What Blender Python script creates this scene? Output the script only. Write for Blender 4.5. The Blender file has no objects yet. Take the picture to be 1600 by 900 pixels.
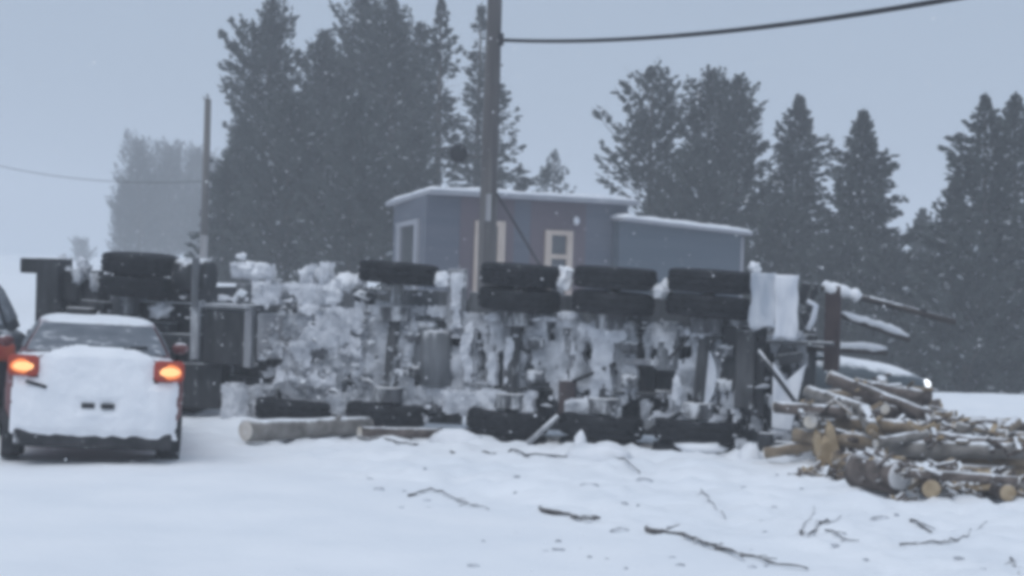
import bpy, bmesh, math, random
from mathutils import Vector, Matrix, noise, Euler

R = math.radians
SC = bpy.context.scene
COL = SC.collection

# ------------------------------------------------------------------ camera
EYE = Vector((0.0, 0.0, 2.2))
cam = bpy.data.cameras.new("camera")
cam.lens = 72.0
cam.sensor_width = 36.0
cam.clip_start = 0.1
cam.clip_end = 3000.0
camo = bpy.data.objects.new("camera", cam)
COL.objects.link(camo)
CM = Matrix.Rotation(R(90 - 0.716), 4, 'X') @ Matrix.Rotation(R(1.7), 4, 'Z')
camo.matrix_world = Matrix.Translation(EYE) @ CM
SC.camera = camo

# ------------------------------------------------------------------ sky and sun (overcast, falling snow)
SUN_EL, SUN_AZ = 58.0, 205.0
W = bpy.data.worlds.new("World")
SC.world = W
W.use_nodes = True
wn, wl = W.node_tree.nodes, W.node_tree.links
wn.clear()
sky = wn.new("ShaderNodeTexSky")
sky.sky_type = 'NISHITA'
sky.sun_disc = False
sky.sun_elevation = R(SUN_EL)
sky.sun_rotation = R(SUN_AZ)
sky.dust_density = 4.0
bg1 = wn.new("ShaderNodeBackground")
bg1.inputs[1].default_value = 0.07
wl.new(sky.outputs[0], bg1.inputs[0])
bg2 = wn.new("ShaderNodeBackground")          # the even cloud layer
bg2.inputs[0].default_value = (0.41, 0.50, 0.635, 1)
bg2.inputs[1].default_value = 1.0
mx = wn.new("ShaderNodeMixShader")
mx.inputs[0].default_value = 0.9
wl.new(bg1.outputs[0], mx.inputs[1])
wl.new(bg2.outputs[0], mx.inputs[2])
wo = wn.new("ShaderNodeOutputWorld")
wl.new(mx.outputs[0], wo.inputs[0])

sun = bpy.data.lights.new("sun", 'SUN')
sun.energy = 1.2
sun.angle = R(50)
sun.color = (0.97, 0.985, 1.0)
suno = bpy.data.objects.new("sun", sun)
COL.objects.link(suno)
sd = Vector((math.sin(R(SUN_AZ)) * math.cos(R(SUN_EL)), math.cos(R(SUN_AZ)) * math.cos(R(SUN_EL)), math.sin(R(SUN_EL))))
suno.rotation_euler = sd.to_track_quat('Z', 'Y').to_euler()

SC.view_settings.view_transform = 'Standard'
SC.view_settings.look = 'None'
SC.view_settings.exposure = 0.0
SC.view_settings.gamma = 1.0
SC.render.engine = 'CYCLES'
cy = SC.cycles
cy.use_denoising = True
cy.max_bounces = 6
cy.diffuse_bounces = 3
cy.glossy_bounces = 2
cy.volume_bounces = 1
cy.filter_width = 4.6            # soft phone-video picture

# ------------------------------------------------------------------ helpers
def P(px, py, Y):
    """the point of the place at depth Y that lies under photo pixel (px, py)"""
    d = CM.to_3x3() @ Vector(((px - 800) / 3200.0, (450 - py) / 3200.0, -1.0))
    return EYE + d * (Y / d.y)

def G(px, py, z=0.0):
    """ground point under a photo pixel"""
    d = CM.to_3x3() @ Vector(((px - 800) / 3200.0, (450 - py) / 3200.0, -1.0))
    return EYE + d * ((z - EYE.z) / d.z)

def fb(x, y, z=0.0, o=3):
    v, a = 0.0, 1.0
    for i in range(o):
        v += a * noise.noise(Vector((x, y, z)))
        x, y, z, a = x * 2.03 + 5.1, y * 2.03 - 3.7, z * 2.03 + 1.3, a * 0.5
    return v

def sm(a, b, x):
    t = min(1.0, max(0.0, (x - a) / (b - a)))
    return t * t * (3 - 2 * t)

class MB:
    def __init__(s):
        s.v, s.f = [], []
    def add(s, vs, fs):
        o = len(s.v)
        s.v.extend([tuple(v) for v in vs])
        s.f.extend([tuple(i + o for i in f) for f in fs])
        return s
    def box(s, c, size, rot=None):
        c = Vector(c)
        hx, hy, hz = size[0] / 2, size[1] / 2, size[2] / 2
        vs = [Vector((x, y, z)) for x in (-hx, hx) for y in (-hy, hy) for z in (-hz, hz)]
        if rot is not None:
            m = Euler(rot).to_matrix()
            vs = [m @ v for v in vs]
        return s.add([c + v for v in vs],
                     [(0, 1, 3, 2), (4, 6, 7, 5), (0, 4, 5, 1), (2, 3, 7, 6), (0, 2, 6, 4), (1, 5, 7, 3)])
    def tube(s, pts, rad, n=8, caps=True, jit=0.0, seed=0):
        pts = [Vector(p) for p in pts]
        if not hasattr(rad, '__len__'):
            rad = [rad] * len(pts)
        vs, fs = [], []
        up = None
        for i, p in enumerate(pts):
            t = (pts[min(i + 1, len(pts) - 1)] - pts[max(i - 1, 0)]).normalized()
            if up is None:
                up = t.orthogonal().normalized()
            a = (up - t * up.dot(t))
            a = a.normalized() if a.length > 1e-6 else t.orthogonal().normalized()
            up = a
            b = t.cross(a)
            for k in range(n):
                an = 2 * math.pi * k / n
                r = rad[i]
                if jit:
                    r *= 1 + jit * noise.noise(Vector((math.cos(an) * 1.3 + seed, math.sin(an) * 1.3, i * 0.7)))
                vs.append(p + a * (r * math.cos(an)) + b * (r * math.sin(an)))
        for i in range(len(pts) - 1):
            for k in range(n):
                k2 = (k + 1) % n
                fs.append((i * n + k, i * n + k2, (i + 1) * n + k2, (i + 1) * n + k))
        if caps:
            fs.append(tuple(range(n - 1, -1, -1)))
            fs.append(tuple((len(pts) - 1) * n + k for k in range(n)))
        return s.add(vs, fs)
    def lathe(s, c, axis, prof, n=24, lug=0.0):
        """prof: list of (offset along the axis, radius)"""
        c = Vector(c); axis = Vector(axis).normalized()
        a = axis.orthogonal().normalized(); b = axis.cross(a)
        vs, fs = [], []
        for j, (h, r) in enumerate(prof):
            for k in range(n):
                an = 2 * math.pi * k / n
                rr = r * (1 - lug * ((k + j) % 2)) if lug and 0 < j < len(prof) - 1 else r
                vs.append(c + axis * h + a * (rr * math.cos(an)) + b * (rr * math.sin(an)))
        m = len(prof)
        for j in range(m - 1):
            for k in range(n):
                k2 = (k + 1) % n
                fs.append((j * n + k, j * n + k2, (j + 1) * n + k2, (j + 1) * n + k))
        fs.append(tuple(range(n - 1, -1, -1)))
        fs.append(tuple((m - 1) * n + k for k in range(n)))
        return s.add(vs, fs)
    def lump(s, c, r, seed=0, sq=(1, 1, 1), amp=0.35, sub=2):
        c = Vector(c)
        vs, fs = ICO[sub]
        out = []
        for v in vs:
            k = 1 + amp * noise.noise(v * 1.6 + Vector((seed * 3.17, seed * 1.3, 0)))
            out.append(c + Vector((v.x * r * k * sq[0], v.y * r * k * sq[1], v.z * r * k * sq[2])))
        return s.add(out, fs)
    def build(s, name, mat, parent=None, smooth=False, bevel=0.0):
        me = bpy.data.meshes.new(name)
        me.from_pydata(s.v, [], s.f)
        me.materials.append(mat)
        if smooth:
            me.polygons.foreach_set("use_smooth", [True] * len(me.polygons))
        me.update()
        o = bpy.data.objects.new(name, me)
        COL.objects.link(o)
        if parent is not None:
            o.parent = parent
        if bevel:
            m = o.modifiers.new("bevel", 'BEVEL')
            m.width = bevel
            m.segments = 2
            m.limit_method = 'ANGLE'
        return o

def _ico(sub):
    bm = bmesh.new()
    bmesh.ops.create_icosphere(bm, subdivisions=sub, radius=1)
    bm.verts.ensure_lookup_table()
    r = ([v.co.copy() for v in bm.verts], [tuple(v.index for v in f.verts) for f in bm.faces])
    bm.free()
    return r
ICO = {1: _ico(1), 2: _ico(2), 3: _ico(3)}

def tag(o, label=None, cat=None, group=None, kind=None):
    if label: o['label'] = label
    if cat: o['category'] = cat
    if group: o['group'] = group
    if kind: o['kind'] = kind
    return o

def empty(name, loc=(0, 0, 0), rz=0.0, rx=0.0, ry=0.0):
    o = bpy.data.objects.new(name, None)
    COL.objects.link(o)
    o.location = loc
    o.rotation_euler = (rx, ry, rz)
    o.empty_display_size = 0.3
    return o

def copy_tree(o, parent=None):
    c = o.copy()
    COL.objects.link(c)
    if parent is not None:
        c.parent = parent
    for ch in list(o.children):
        copy_tree(ch, c)
    return c

# ------------------------------------------------------------------ materials
SNOWC = (0.80, 0.82, 0.85)

def mat(name, c1, c2=None, scale=4.0, rough=0.75, top=0.0, patch=0.0, pscale=5.0, bump=0.0, bscale=30.0, metal=0.0,
        stretch=(1, 1, 1), spec=0.3):
    """two earth tones mottled by noise; snow lies on upward faces (top) and is plastered on in ragged patches (patch)"""
    m = bpy.data.materials.new(name)
    m.use_nodes = True
    nt = m.node_tree
    N, L = nt.nodes, nt.links
    b = N["Principled BSDF"]
    b.inputs['Roughness'].default_value = rough
    b.inputs['Metallic'].default_value = metal
    b.inputs['Specular IOR Level'].default_value = spec
    tc = N.new("ShaderNodeTexCoord")
    mp = N.new("ShaderNodeMapping")
    mp.inputs['Scale'].default_value = stretch
    L.new(tc.outputs['Object'], mp.inputs[0])
    n1 = N.new("ShaderNodeTexNoise")
    n1.inputs['Scale'].default_value = scale
    n1.inputs['Detail'].default_value = 5
    L.new(mp.outputs[0], n1.inputs['Vector'])
    r1 = N.new("ShaderNodeValToRGB")
    r1.color_ramp.elements[0].position = 0.35
    r1.color_ramp.elements[1].position = 0.65
    r1.color_ramp.elements[0].color = (*c1, 1)
    r1.color_ramp.elements[1].color = (*(c2 or c1), 1)
    L.new(n1.outputs['Fac'], r1.inputs[0])
    col = r1.outputs[0]
    if top or patch:
        n2 = N.new("ShaderNodeTexNoise")
        n2.inputs['Scale'].default_value = pscale
        n2.inputs['Detail'].default_value = 6
        n2.inputs['Roughness'].default_value = 0.65
        L.new(mp.outputs[0], n2.inputs['Vector'])
        facs = []
        if patch:
            mr = N.new("ShaderNodeMapRange")
            a = 0.68 - 0.36 * patch
            mr.inputs[1].default_value = a
            mr.inputs[2].default_value = a + 0.14
            L.new(n2.outputs['Fac'], mr.inputs[0])
            facs.append(mr.outputs[0])
        if top:
            ge = N.new("ShaderNodeNewGeometry")
            sx = N.new("ShaderNodeSeparateXYZ")
            L.new(ge.outputs['Normal'], sx.inputs[0])
            ad = N.new("ShaderNodeMath"); ad.operation = 'MULTIPLY_ADD'
            ad.inputs[1].default_value = 0.9
            L.new(n2.outputs['Fac'], ad.inputs[0])
            L.new(sx.outputs[2], ad.inputs[2])
            mr2 = N.new("ShaderNodeMapRange")
            a = 1.25 - 0.6 * top
            mr2.inputs[1].default_value = a
            mr2.inputs[2].default_value = a + 0.25
            L.new(ad.outputs[0], mr2.inputs[0])
            facs.append(mr2.outputs[0])
        if len(facs) == 2:
            q = N.new("ShaderNodeMath"); q.operation = 'MAXIMUM'
            L.new(facs[0], q.inputs[0]); L.new(facs[1], q.inputs[1])
            f = q.outputs[0]
        else:
            f = facs[0]
        mc = N.new("ShaderNodeMix"); mc.data_type = 'RGBA'
        L.new(f, mc.inputs['Factor'])
        L.new(col, mc.inputs['A'])
        mc.inputs['B'].default_value = (*SNOWC, 1)
        col = mc.outputs['Result']
    L.new(col, b.inputs['Base Color'])
    if bump:
        n3 = N.new("ShaderNodeTexNoise")
        n3.inputs['Scale'].default_value = bscale
        n3.inputs['Detail'].default_value = 4
        L.new(mp.outputs[0], n3.inputs['Vector'])
        bp = N.new("ShaderNodeBump")
        bp.inputs['Strength'].default_value = bump
        bp.inputs['Distance'].default_value = 0.02
        L.new(n3.outputs['Fac'], bp.inputs['Height'])
        L.new(bp.outputs[0], b.inputs['Normal'])
    return m

def emit(name, col, strength, base=(0.5, 0.1, 0.05)):
    m = mat(name, base)
    b = m.node_tree.nodes["Principled BSDF"]
    b.inputs['Emission Color'].default_value = (*col, 1)
    b.inputs['Emission Strength'].default_value = strength
    return m

M = {}
M['ground'] = mat("snow_ground", (0.80, 0.825, 0.86), (0.86, 0.875, 0.90), 0.9, 0.9, bump=0.6, bscale=6.0, spec=0.1)
M['snow'] = mat("snow", (0.76, 0.78, 0.815), (0.85, 0.86, 0.885), 3.0, 0.9, bump=0.4, bscale=14, spec=0.1)
M['dirty_snow'] = mat("dirty_snow", (0.20, 0.212, 0.235), (0.72, 0.74, 0.78), 5.5, 0.9, bump=0.5, bscale=14, spec=0.1)
M['packed_snow'] = mat("packed_grey_snow", (0.46, 0.48, 0.52), (0.70, 0.72, 0.76), 4.5, 0.9, bump=0.7, bscale=20, spec=0.1)  # caked snow, mottled between two greys
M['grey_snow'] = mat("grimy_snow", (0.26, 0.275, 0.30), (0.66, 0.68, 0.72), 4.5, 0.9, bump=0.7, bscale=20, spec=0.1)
M['tyre'] = mat("tyre_rubber", (0.009, 0.0095, 0.012), (0.022, 0.023, 0.027), 7, 0.85, patch=0.02, pscale=6, bump=0.3, spec=0.2)
M['rim'] = mat("rim_steel", (0.12, 0.12, 0.13), (0.3, 0.3, 0.32), 5, 0.55, patch=0.35, metal=0.3)
M['frame'] = mat("frame_steel", (0.035, 0.037, 0.04), (0.085, 0.087, 0.092), 5, 0.7, top=0.55, patch=0.28, pscale=4, bump=0.2, stretch=(1.7, 1.7, .5))
M['dark'] = mat("black_grime", (0.022, 0.024, 0.027), (0.05, 0.052, 0.058), 5, 0.75, top=0.4, patch=0.14, pscale=5, bump=0.2, stretch=(1.7, 1.7, .5))
M['grey_plate'] = mat("frosted_grey_plate", (0.10, 0.108, 0.12), (0.19, 0.20, 0.215), 4, 0.8, top=0.5, patch=0.2, pscale=4, bump=0.2, stretch=(1.8, 1.8, .4))
M['pale_plate'] = mat("frosted_pale_plate", (0.20, 0.205, 0.225), (0.36, 0.37, 0.39), 4, 0.8, top=0.5, patch=0.3, pscale=4, bump=0.2, stretch=(1.8, 1.8, .4))
M['caked'] = mat("caked_steel", (0.06, 0.063, 0.07), (0.16, 0.165, 0.18), 5, 0.85, top=0.8, patch=0.55, pscale=3.2, bump=0.3, stretch=(1.7, 1.7, .5))
M['white_panel'] = mat("white_panel", (0.52, 0.55, 0.61), (0.78, 0.79, 0.82), 4.0, 0.7, bump=0.3, bscale=12, stretch=(1.5, 1, .5))
M['grey_panel'] = mat("icy_grey_panel", (0.36, 0.40, 0.46), (0.60, 0.62, 0.66), 4.0, 0.7, bump=0.3, bscale=12, stretch=(1.5, 1, .5))
M['rust'] = mat("rusty_brown_steel", (0.045, 0.032, 0.035), (0.075, 0.055, 0.055), 5, 0.75, top=0.6, pscale=5)
M['stake'] = mat("snowed_stake", (0.04, 0.035, 0.035), (0.08, 0.07, 0.065), 6, 0.8, top=0.5, pscale=7)
M['strap'] = mat("strap", (0.03, 0.03, 0.033))
M['bark'] = mat("spruce_bark", (0.06, 0.048, 0.042), (0.17, 0.14, 0.125), 6, 0.9, top=0.22, patch=0.03, pscale=5, bump=0.6, bscale=22, stretch=(1, 1, 1))
M['bark_pale'] = mat("pale_scraped_wood", (0.15, 0.115, 0.082), (0.30, 0.235, 0.165), 6, 0.85, top=0.2, patch=0.03, pscale=5, bump=0.5, bscale=22)
M['bark_grey'] = mat("poplar_bark", (0.13, 0.12, 0.11), (0.27, 0.255, 0.24), 5, 0.9, top=0.26, patch=0.05, pscale=5, bump=0.6, bscale=22)
M['cut'] = mat("fresh_cut_wood", (0.29, 0.215, 0.13), (0.44, 0.345, 0.23), 7, 0.85, patch=0.22, pscale=9, bump=0.3)
M['cut_white'] = mat("snow_plastered_cut", (0.66, 0.66, 0.67), (0.78, 0.78, 0.80), 6, 0.9, bump=0.3)
M['cut_pale'] = mat("snowed_cut_wood", (0.55, 0.50, 0.43), (0.74, 0.72, 0.70), 6, 0.85, patch=0.3, pscale=6)
M['twig'] = mat("twig_bark", (0.06, 0.055, 0.055), (0.17, 0.16, 0.155), 9, 0.9, top=0.3, pscale=9)
M['needle'] = mat("conifer_needles", (0.034, 0.042, 0.041), (0.068, 0.078, 0.073), 0.9, 0.85, spec=0.1)
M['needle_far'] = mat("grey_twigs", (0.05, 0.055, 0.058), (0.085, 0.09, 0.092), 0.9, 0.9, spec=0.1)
M['needle_snow'] = mat("snow_on_boughs", (0.42, 0.45, 0.48), (0.62, 0.64, 0.67), 1.5, 0.9, spec=0.1)
M['trunk'] = mat("trunk_bark", (0.06, 0.052, 0.048), (0.12, 0.105, 0.095), 3, 0.9, bump=0.5, stretch=(1, 1, 0.2))
M['pole'] = mat("weathered_pole", (0.065, 0.062, 0.064), (0.13, 0.122, 0.12), 3, 0.85, bump=0.4, stretch=(4, 4, 0.15))
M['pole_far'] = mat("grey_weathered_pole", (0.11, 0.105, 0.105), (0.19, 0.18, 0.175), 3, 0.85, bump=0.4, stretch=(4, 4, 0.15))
M['pole_frost'] = mat("frosted_pole", (0.2, 0.2, 0.21), (0.34, 0.34, 0.355), 3, 0.85, bump=0.4, stretch=(4, 4, 0.15))
M['wire'] = mat("black_cable", (0.02, 0.02, 0.024))
M['wall'] = mat("mauve_siding", (0.088, 0.100, 0.130), (0.116, 0.124, 0.152), 0.6, 0.8, bump=0.15, bscale=3, stretch=(0.3, 0.3, 8))
M['wall_red'] = mat("plum_siding", (0.108, 0.088, 0.104), (0.125, 0.100, 0.118), 0.6, 0.8)
M['wall_blue'] = mat("slate_blue_siding", (0.080, 0.102, 0.130), (0.100, 0.122, 0.150), 0.6, 0.8, bump=0.15, bscale=3, stretch=(0.3, 0.3, 8))
M['trim'] = mat("cream_trim", (0.46, 0.38, 0.33), (0.54, 0.46, 0.40), 2, 0.7)
M['trim_grey'] = mat("pale_grey_trim", (0.27, 0.275, 0.31), (0.34, 0.345, 0.375), 2, 0.7)
M['pane'] = mat("window_glass", (0.05, 0.055, 0.065), (0.09, 0.095, 0.105), 1, 0.15, spec=0.5)
M['red_paint'] = mat("red_car_paint", (0.115, 0.024, 0.027), (0.155, 0.045, 0.045), 4, 0.4, top=0.25, patch=0.2, pscale=6, spec=0.5)
M['dark_paint'] = mat("dark_blue_car_paint", (0.014, 0.018, 0.026), (0.024, 0.028, 0.038), 3, 0.4, top=0.05, pscale=4, spec=0.5)
M['slate_paint'] = mat("slate_car_paint", (0.05, 0.07, 0.085), (0.07, 0.09, 0.105), 3, 0.45, top=0.1, pscale=4, spec=0.5)
M['car_glass'] = mat("frosted_car_glass", (0.10, 0.115, 0.135), (0.17, 0.185, 0.21), 5, 0.35, patch=0.30, pscale=5, spec=0.5, stretch=(.7, 1, 2.5))
M['car_black'] = mat("black_car_plastic", (0.018, 0.019, 0.022), (0.05, 0.05, 0.055), 6, 0.8, patch=0.18, pscale=7)
M['lens'] = mat("red_lens", (0.30, 0.03, 0.02), (0.36, 0.07, 0.03), 9, 0.3, spec=0.5)
M['lit'] = emit("lit_tail_lamp", (1.0, 0.60, 0.25), 1.25)
M['lit_amber'] = emit("amber_lamp_halo", (1.0, 0.30, 0.07), 0.62)  # the tail lamp's orange halo, given as emission
M['lit_red'] = emit("glowing_red_lens", (1.0, 0.14, 0.05), 0.10, (0.20, 0.035, 0.028))
M['headlamp'] = emit("lit_headlamp", (0.93, 0.96, 1.0), 1.4, (0.8, 0.8, 0.8))
M['flake'] = mat("snow_flake", (0.85, 0.86, 0.88))

# ------------------------------------------------------------------ truck frame of reference (needed by the terrain)
TY = R(-18.0)
TO = Vector((0.08, 25.3, -0.25))
TM = Matrix.Translation(TO) @ Matrix.Rotation(TY, 4, 'Z')
TI = TM.inverted()

def T(px, py, y=0.5):
    """truck-local point in the plane local-y = y under a photo pixel"""
    o = TI @ EYE
    d = TI.to_3x3() @ (CM.to_3x3() @ Vector(((px - 800) / 3200.0, (450 - py) / 3200.0, -1.0)))
    return o + d * ((y - o.y) / d.y)

# ------------------------------------------------------------------ ground
def ground_h(x, y):
    h = 0.035 * fb(x * 0.35, y * 0.35, 0.3, 3)
    # the trodden, littered shoulder right of the smooth road
    s = sm(-0.6, 1.2, (x + 0.97) * 0.81 + (y - 19.3) * 0.59)
    near = 1 - sm(32, 40, y)
    h += s * near * (0.085 * fb(x * 1.6, y * 1.6, 4.0, 4) + 0.05 * fb(x * 5, y * 5, 7.0, 2))
    h += 0.012 * near * fb(x * 3.2, y * 1.4, 2.0, 3)
    # snow ploughed up along the underside of the wreck
    l = TI @ Vector((x, y, 0.0))
    if -4.6 < l.x < 5.2 and -2.2 < l.y < 1.6:
        e = sm(-4.6, -3.2, l.x) * (1 - sm(4.0, 5.2, l.x))
        n = 0.5 + 0.9 * fb(l.x * 1.1, l.y * 1.3, 9.0, 3)
        w = math.exp(-((l.y + 0.50) / 0.40) ** 2)
        h += e * w * max(-0.02, 0.19 * n - 0.05) * (1 + .6 * fb(l.x * 4, l.y * 4, 3.0, 2))
        h -= e * 0.06 * math.exp(-((l.y - .2) / 0.45) ** 2)
    # field falls away behind the road on the right
    h -= 2.6 * sm(39, 58, y + 0.12 * x) * sm(-1, 5, x)
    h += 0.25 * sm(30, 38, y) * (1 - sm(40, 50, y)) * fb(x * 0.12, y * 0.12, 3.3, 2) * sm(4, 9, x)
    return h

def axis_steps(segs):
    out = [segs[0][0]]
    for a, b, s in segs:
        n = max(1, round((b - a) / s))
        out += [a + (b - a) * (i + 1) / n for i in range(n)]
    return out
gx = axis_steps([(-620, -120, 50), (-120, -30, 10), (-30, -9, 1.5), (-9, 9, 0.1), (9, 30, 1.5), (30, 120, 10), (120, 620, 50)])
gy = axis_steps([(-60, 0, 10), (0, 11, 1), (11, 29, 0.1), (29, 60, 0.6), (60, 150, 6), (150, 640, 35)])
vs = [(x, y, ground_h(x, y)) for y in gy for x in gx]
nx = len(gx)
fs = [(j * nx + i, j * nx + i + 1, (j + 1) * nx + i + 1, (j + 1) * nx + i) for j in range(len(gy) - 1) for i in range(nx - 1)]
g = MB().add(vs, fs).build("ground", M['ground'], smooth=True)
tag(g, kind='structure')

# ------------------------------------------------------------------ trees
def conifer(name, label, px, top, Y, hw, style='pine', dens=1.0, base=0.0, seed=1, cat='tree', group=None, far=False, t0=0.12):
    """trunk, limbs and a crown of many small needle sprays along real boughs"""
    rnd = random.Random(seed)
    tp = P(px, top, Y)
    H = tp.z - base
    Rw = hw * Y / 3200.0 * {'spruce': 2.35, 'pine': 1.32, 'bush': 1.3, 'round': 1.2}[style]
    root = empty(name, (tp.x, Y, base))
    tag(root, label, cat, group)
    tr = MB()
    lean = Vector((rnd.uniform(-.2, .2), rnd.uniform(-.2, .2), 0))
    tpt = [Vector((0, 0, -0.3)) + lean * (k / 6) ** 2 + Vector((0, 0, (H + 0.3) * k / 6)) for k in range(7)]
    r0 = 0.028 * H ** 0.9
    tr.tube(tpt, [r0 * (1 - 0.93 * k / 6) for k in range(7)], 7)
    tr.build("trunk", M['trunk'], root, True)
    li, cr, sn = MB(), MB(), MB()
    def prof(t):
        if style == 'spruce':
            return (1 - t) ** 0.9 * 0.98 + 0.01
        if style == 'round':
            return max(0.06, math.sin(math.pi * min(1, 0.10 + 0.88 * t)) ** 0.6)
        if style == 'bush':
            return max(0.1, (1 - t ** 2.2) ** 0.7)
        # pine: broad rounded top, widest at three quarters of its height
        return max(0.08, min(1.0, (1 - t) / 0.26) ** 0.62 * (0.74 + 0.26 * math.sin(math.pi * min(1, max(0, (t - .25) / .95)))))
    nb = int((26 + 11 * H) * dens)
    for i in range(nb):
        t = t0 + (1 - t0) * ((i + rnd.random()) / nb) ** 0.92
        t = min(t, 0.985)
        az = i * 2.399 + rnd.uniform(-0.5, 0.5)
        lop = 0.80 + 0.75 * noise.noise(Vector((math.cos(az) * 1.3 + seed * 2.7, math.sin(az) * 1.3, t * H * 0.55)))
        lop = min(1.12 if style != 'bush' else .98, lop)
        Lb = Rw * prof(t) * lop * rnd.uniform(0.72, 1.12)
        if Lb < 0.10: Lb = 0.10
        el = {'spruce': -0.22 + 0.75 * t, 'pine': 0.05 + 0.65 * t, 'round': 0.35 + 0.5 * t, 'bush': 0.2 + 0.6 * t}[style] + rnd.uniform(-.16, .16)
        p0 = Vector((0, 0, H * t)) + lean * t * t
        d = Vector((math.cos(az) * math.cos(el), math.sin(az) * math.cos(el), math.sin(el)))
        bend = {'spruce': 0.10, 'pine': 0.22, 'round': 0.25, 'bush': 0.2}[style]
        pts = [p0 + d * (Lb * s) + Vector((0, 0, bend * Lb * (s * s - (0.5 * s if style == 'spruce' else 0)))) for s in (0, .35, .7, 1)]
        rb = max(0.012, 0.016 * Lb)
        li.tube(pts, [rb, rb * .75, rb * .45, rb * .2], 3, caps=False)
        side = d.cross(Vector((0, 0, 1))).normalized()
        nt = max(5, int(Lb / 0.115))
        for k in range(nt):
            s = 0.14 + 0.88 * (k + rnd.random()) / nt
            if s > 1: s = 1.0
            j = min(2, int(s * 3)); u = s * 3 - j
            c = pts[j].lerp(pts[j + 1], u)
            if noise.noise((p0 + d * (Lb * s)) * 0.85 + Vector((seed * 7.3, 0, 0))) < -0.12 and rnd.random() < 0.8 and t > .3 and dens < 1.2:
                continue
            wsp = Lb * (0.26 if style != 'round' else 0.34) * (1.12 - s) + 0.05
            tipk = 1.0 - 0.55 * sm(.80, 1.0, t)
            for q in range(4 if not far else 3):
                sg = rnd.choice((-1, 1))
                off = side * (sg * wsp * rnd.random()) + Vector((0, 0, rnd.uniform(-.10, .12) * (1 + 0.5 * (style == 'pine'))))
                dd = (d * rnd.uniform(0.4, 1.0) + side * sg * rnd.uniform(0.1, 0.9) + Vector((0, 0, rnd.uniform(-0.35, 0.5 if style != 'spruce' else 0.15)))).normalized()
                ln = rnd.uniform(0.14, 0.32) * (1.25 if far else 1.0) * tipk
                wv = dd.cross(Vector((rnd.uniform(-1, 1), rnd.uniform(-1, 1), rnd.uniform(-1, 1)))).normalized() * rnd.uniform(0.035, 0.075) * (0.7 if far else 1.0)
                a = c + off
                tgt = sn if (rnd.random() < 0.02 and not far) else cr
                tgt.add([a - wv * 0.6, a + wv * 0.6, a + dd * ln * 0.55 + wv, a + dd * ln, a + dd * ln * 0.55 - wv], [(0, 1, 2, 3, 4)])
    for k in range(26):                       # the leader
        z0 = H * (0.955 + 0.05 * rnd.random()); az = rnd.uniform(0, 6.28)
        dd = Vector((math.cos(az) * .5, math.sin(az) * .5, .9)).normalized()
        wv = Vector((-math.sin(az), math.cos(az), 0)) * .03
        a = Vector((0, 0, z0)) + lean
        cr.add([a - wv, a + wv, a + dd * .2], [(0, 1, 2)])
    li.build("limbs", M['trunk'], root)
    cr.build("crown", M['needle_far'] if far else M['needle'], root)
    if sn.v:
        sn.build("snow_load", M['needle_snow'], root)['kind'] = 'stuff'
    return root

TG = "conifers standing behind the wreck"
LT = [
    # px, top, Y, halfwidth, style, density, label
    (425, 4, 80, 66, 'pine', 1.35, "tall ragged pine at the left edge of the big dark stand"),
    (508, 52, 83, 58, 'pine', 1.3, "slightly lower pine just right of the stand's leftmost ragged tall one"),
    (572, -6, 84, 62, 'pine', 1.4, "tall dense pine in the middle of the big dark stand"),
    (618, -2, 80, 56, 'pine', 1.4, "tall pine left of the open spruce, reaching the photo's top"),
    (650, 40, 86, 44, 'pine', 1.1, "slimmer pine tucked between the tall dense pine and the open spruce"),
    (692, -4, 78, 55, 'spruce', 0.8, "open tall spruce with sky showing between its boughs, left of the utility pole"),
    (752, 8, 84, 52, 'spruce', 0.9, "tall spruce directly behind the large utility pole"),
    (778, 60, 80, 52, 'spruce', 0.9, "spruce whose drooping boughs poke out right of the large utility pole"),
    (378, 180, 78, 58, 'bush', 1.4, "lower bushy conifer on the left shoulder of the big dark stand"),
    (352, 245, 75, 46, 'bush', 1.4, "lowest bushy conifer beside the thin far pole"),
    (455, 150, 73, 92, 'bush', 1.6, "broad dense conifer filling the lower left of the big stand"),
    (555, 160, 71, 92, 'bush', 1.6, "broad dense conifer filling the stand left of the house roof"),
    (640, 200, 74, 70, 'bush', 1.3, "dense conifer just behind the left end of the house"),
]
for i, (px, top, Y, hw, st, de, lb) in enumerate(LT):
    conifer("pine_tree" if st != 'spruce' else "spruce_tree", lb, px, top, Y, hw, st, de, seed=11 + i, group=TG)
for i, (px, top, Y, hw, st, lb) in enumerate([
        (868, 238, 95, 66, 'spruce', "small lone spruce showing above the snowy house roof"),
        (812, 258, 98, 20, 'spruce', "tiny spruce tip between the utility pole and the small lone spruce")]):
    conifer("spruce_tree", lb, px, top, Y, hw, st, 1.0, seed=41 + i, group=TG)
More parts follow.
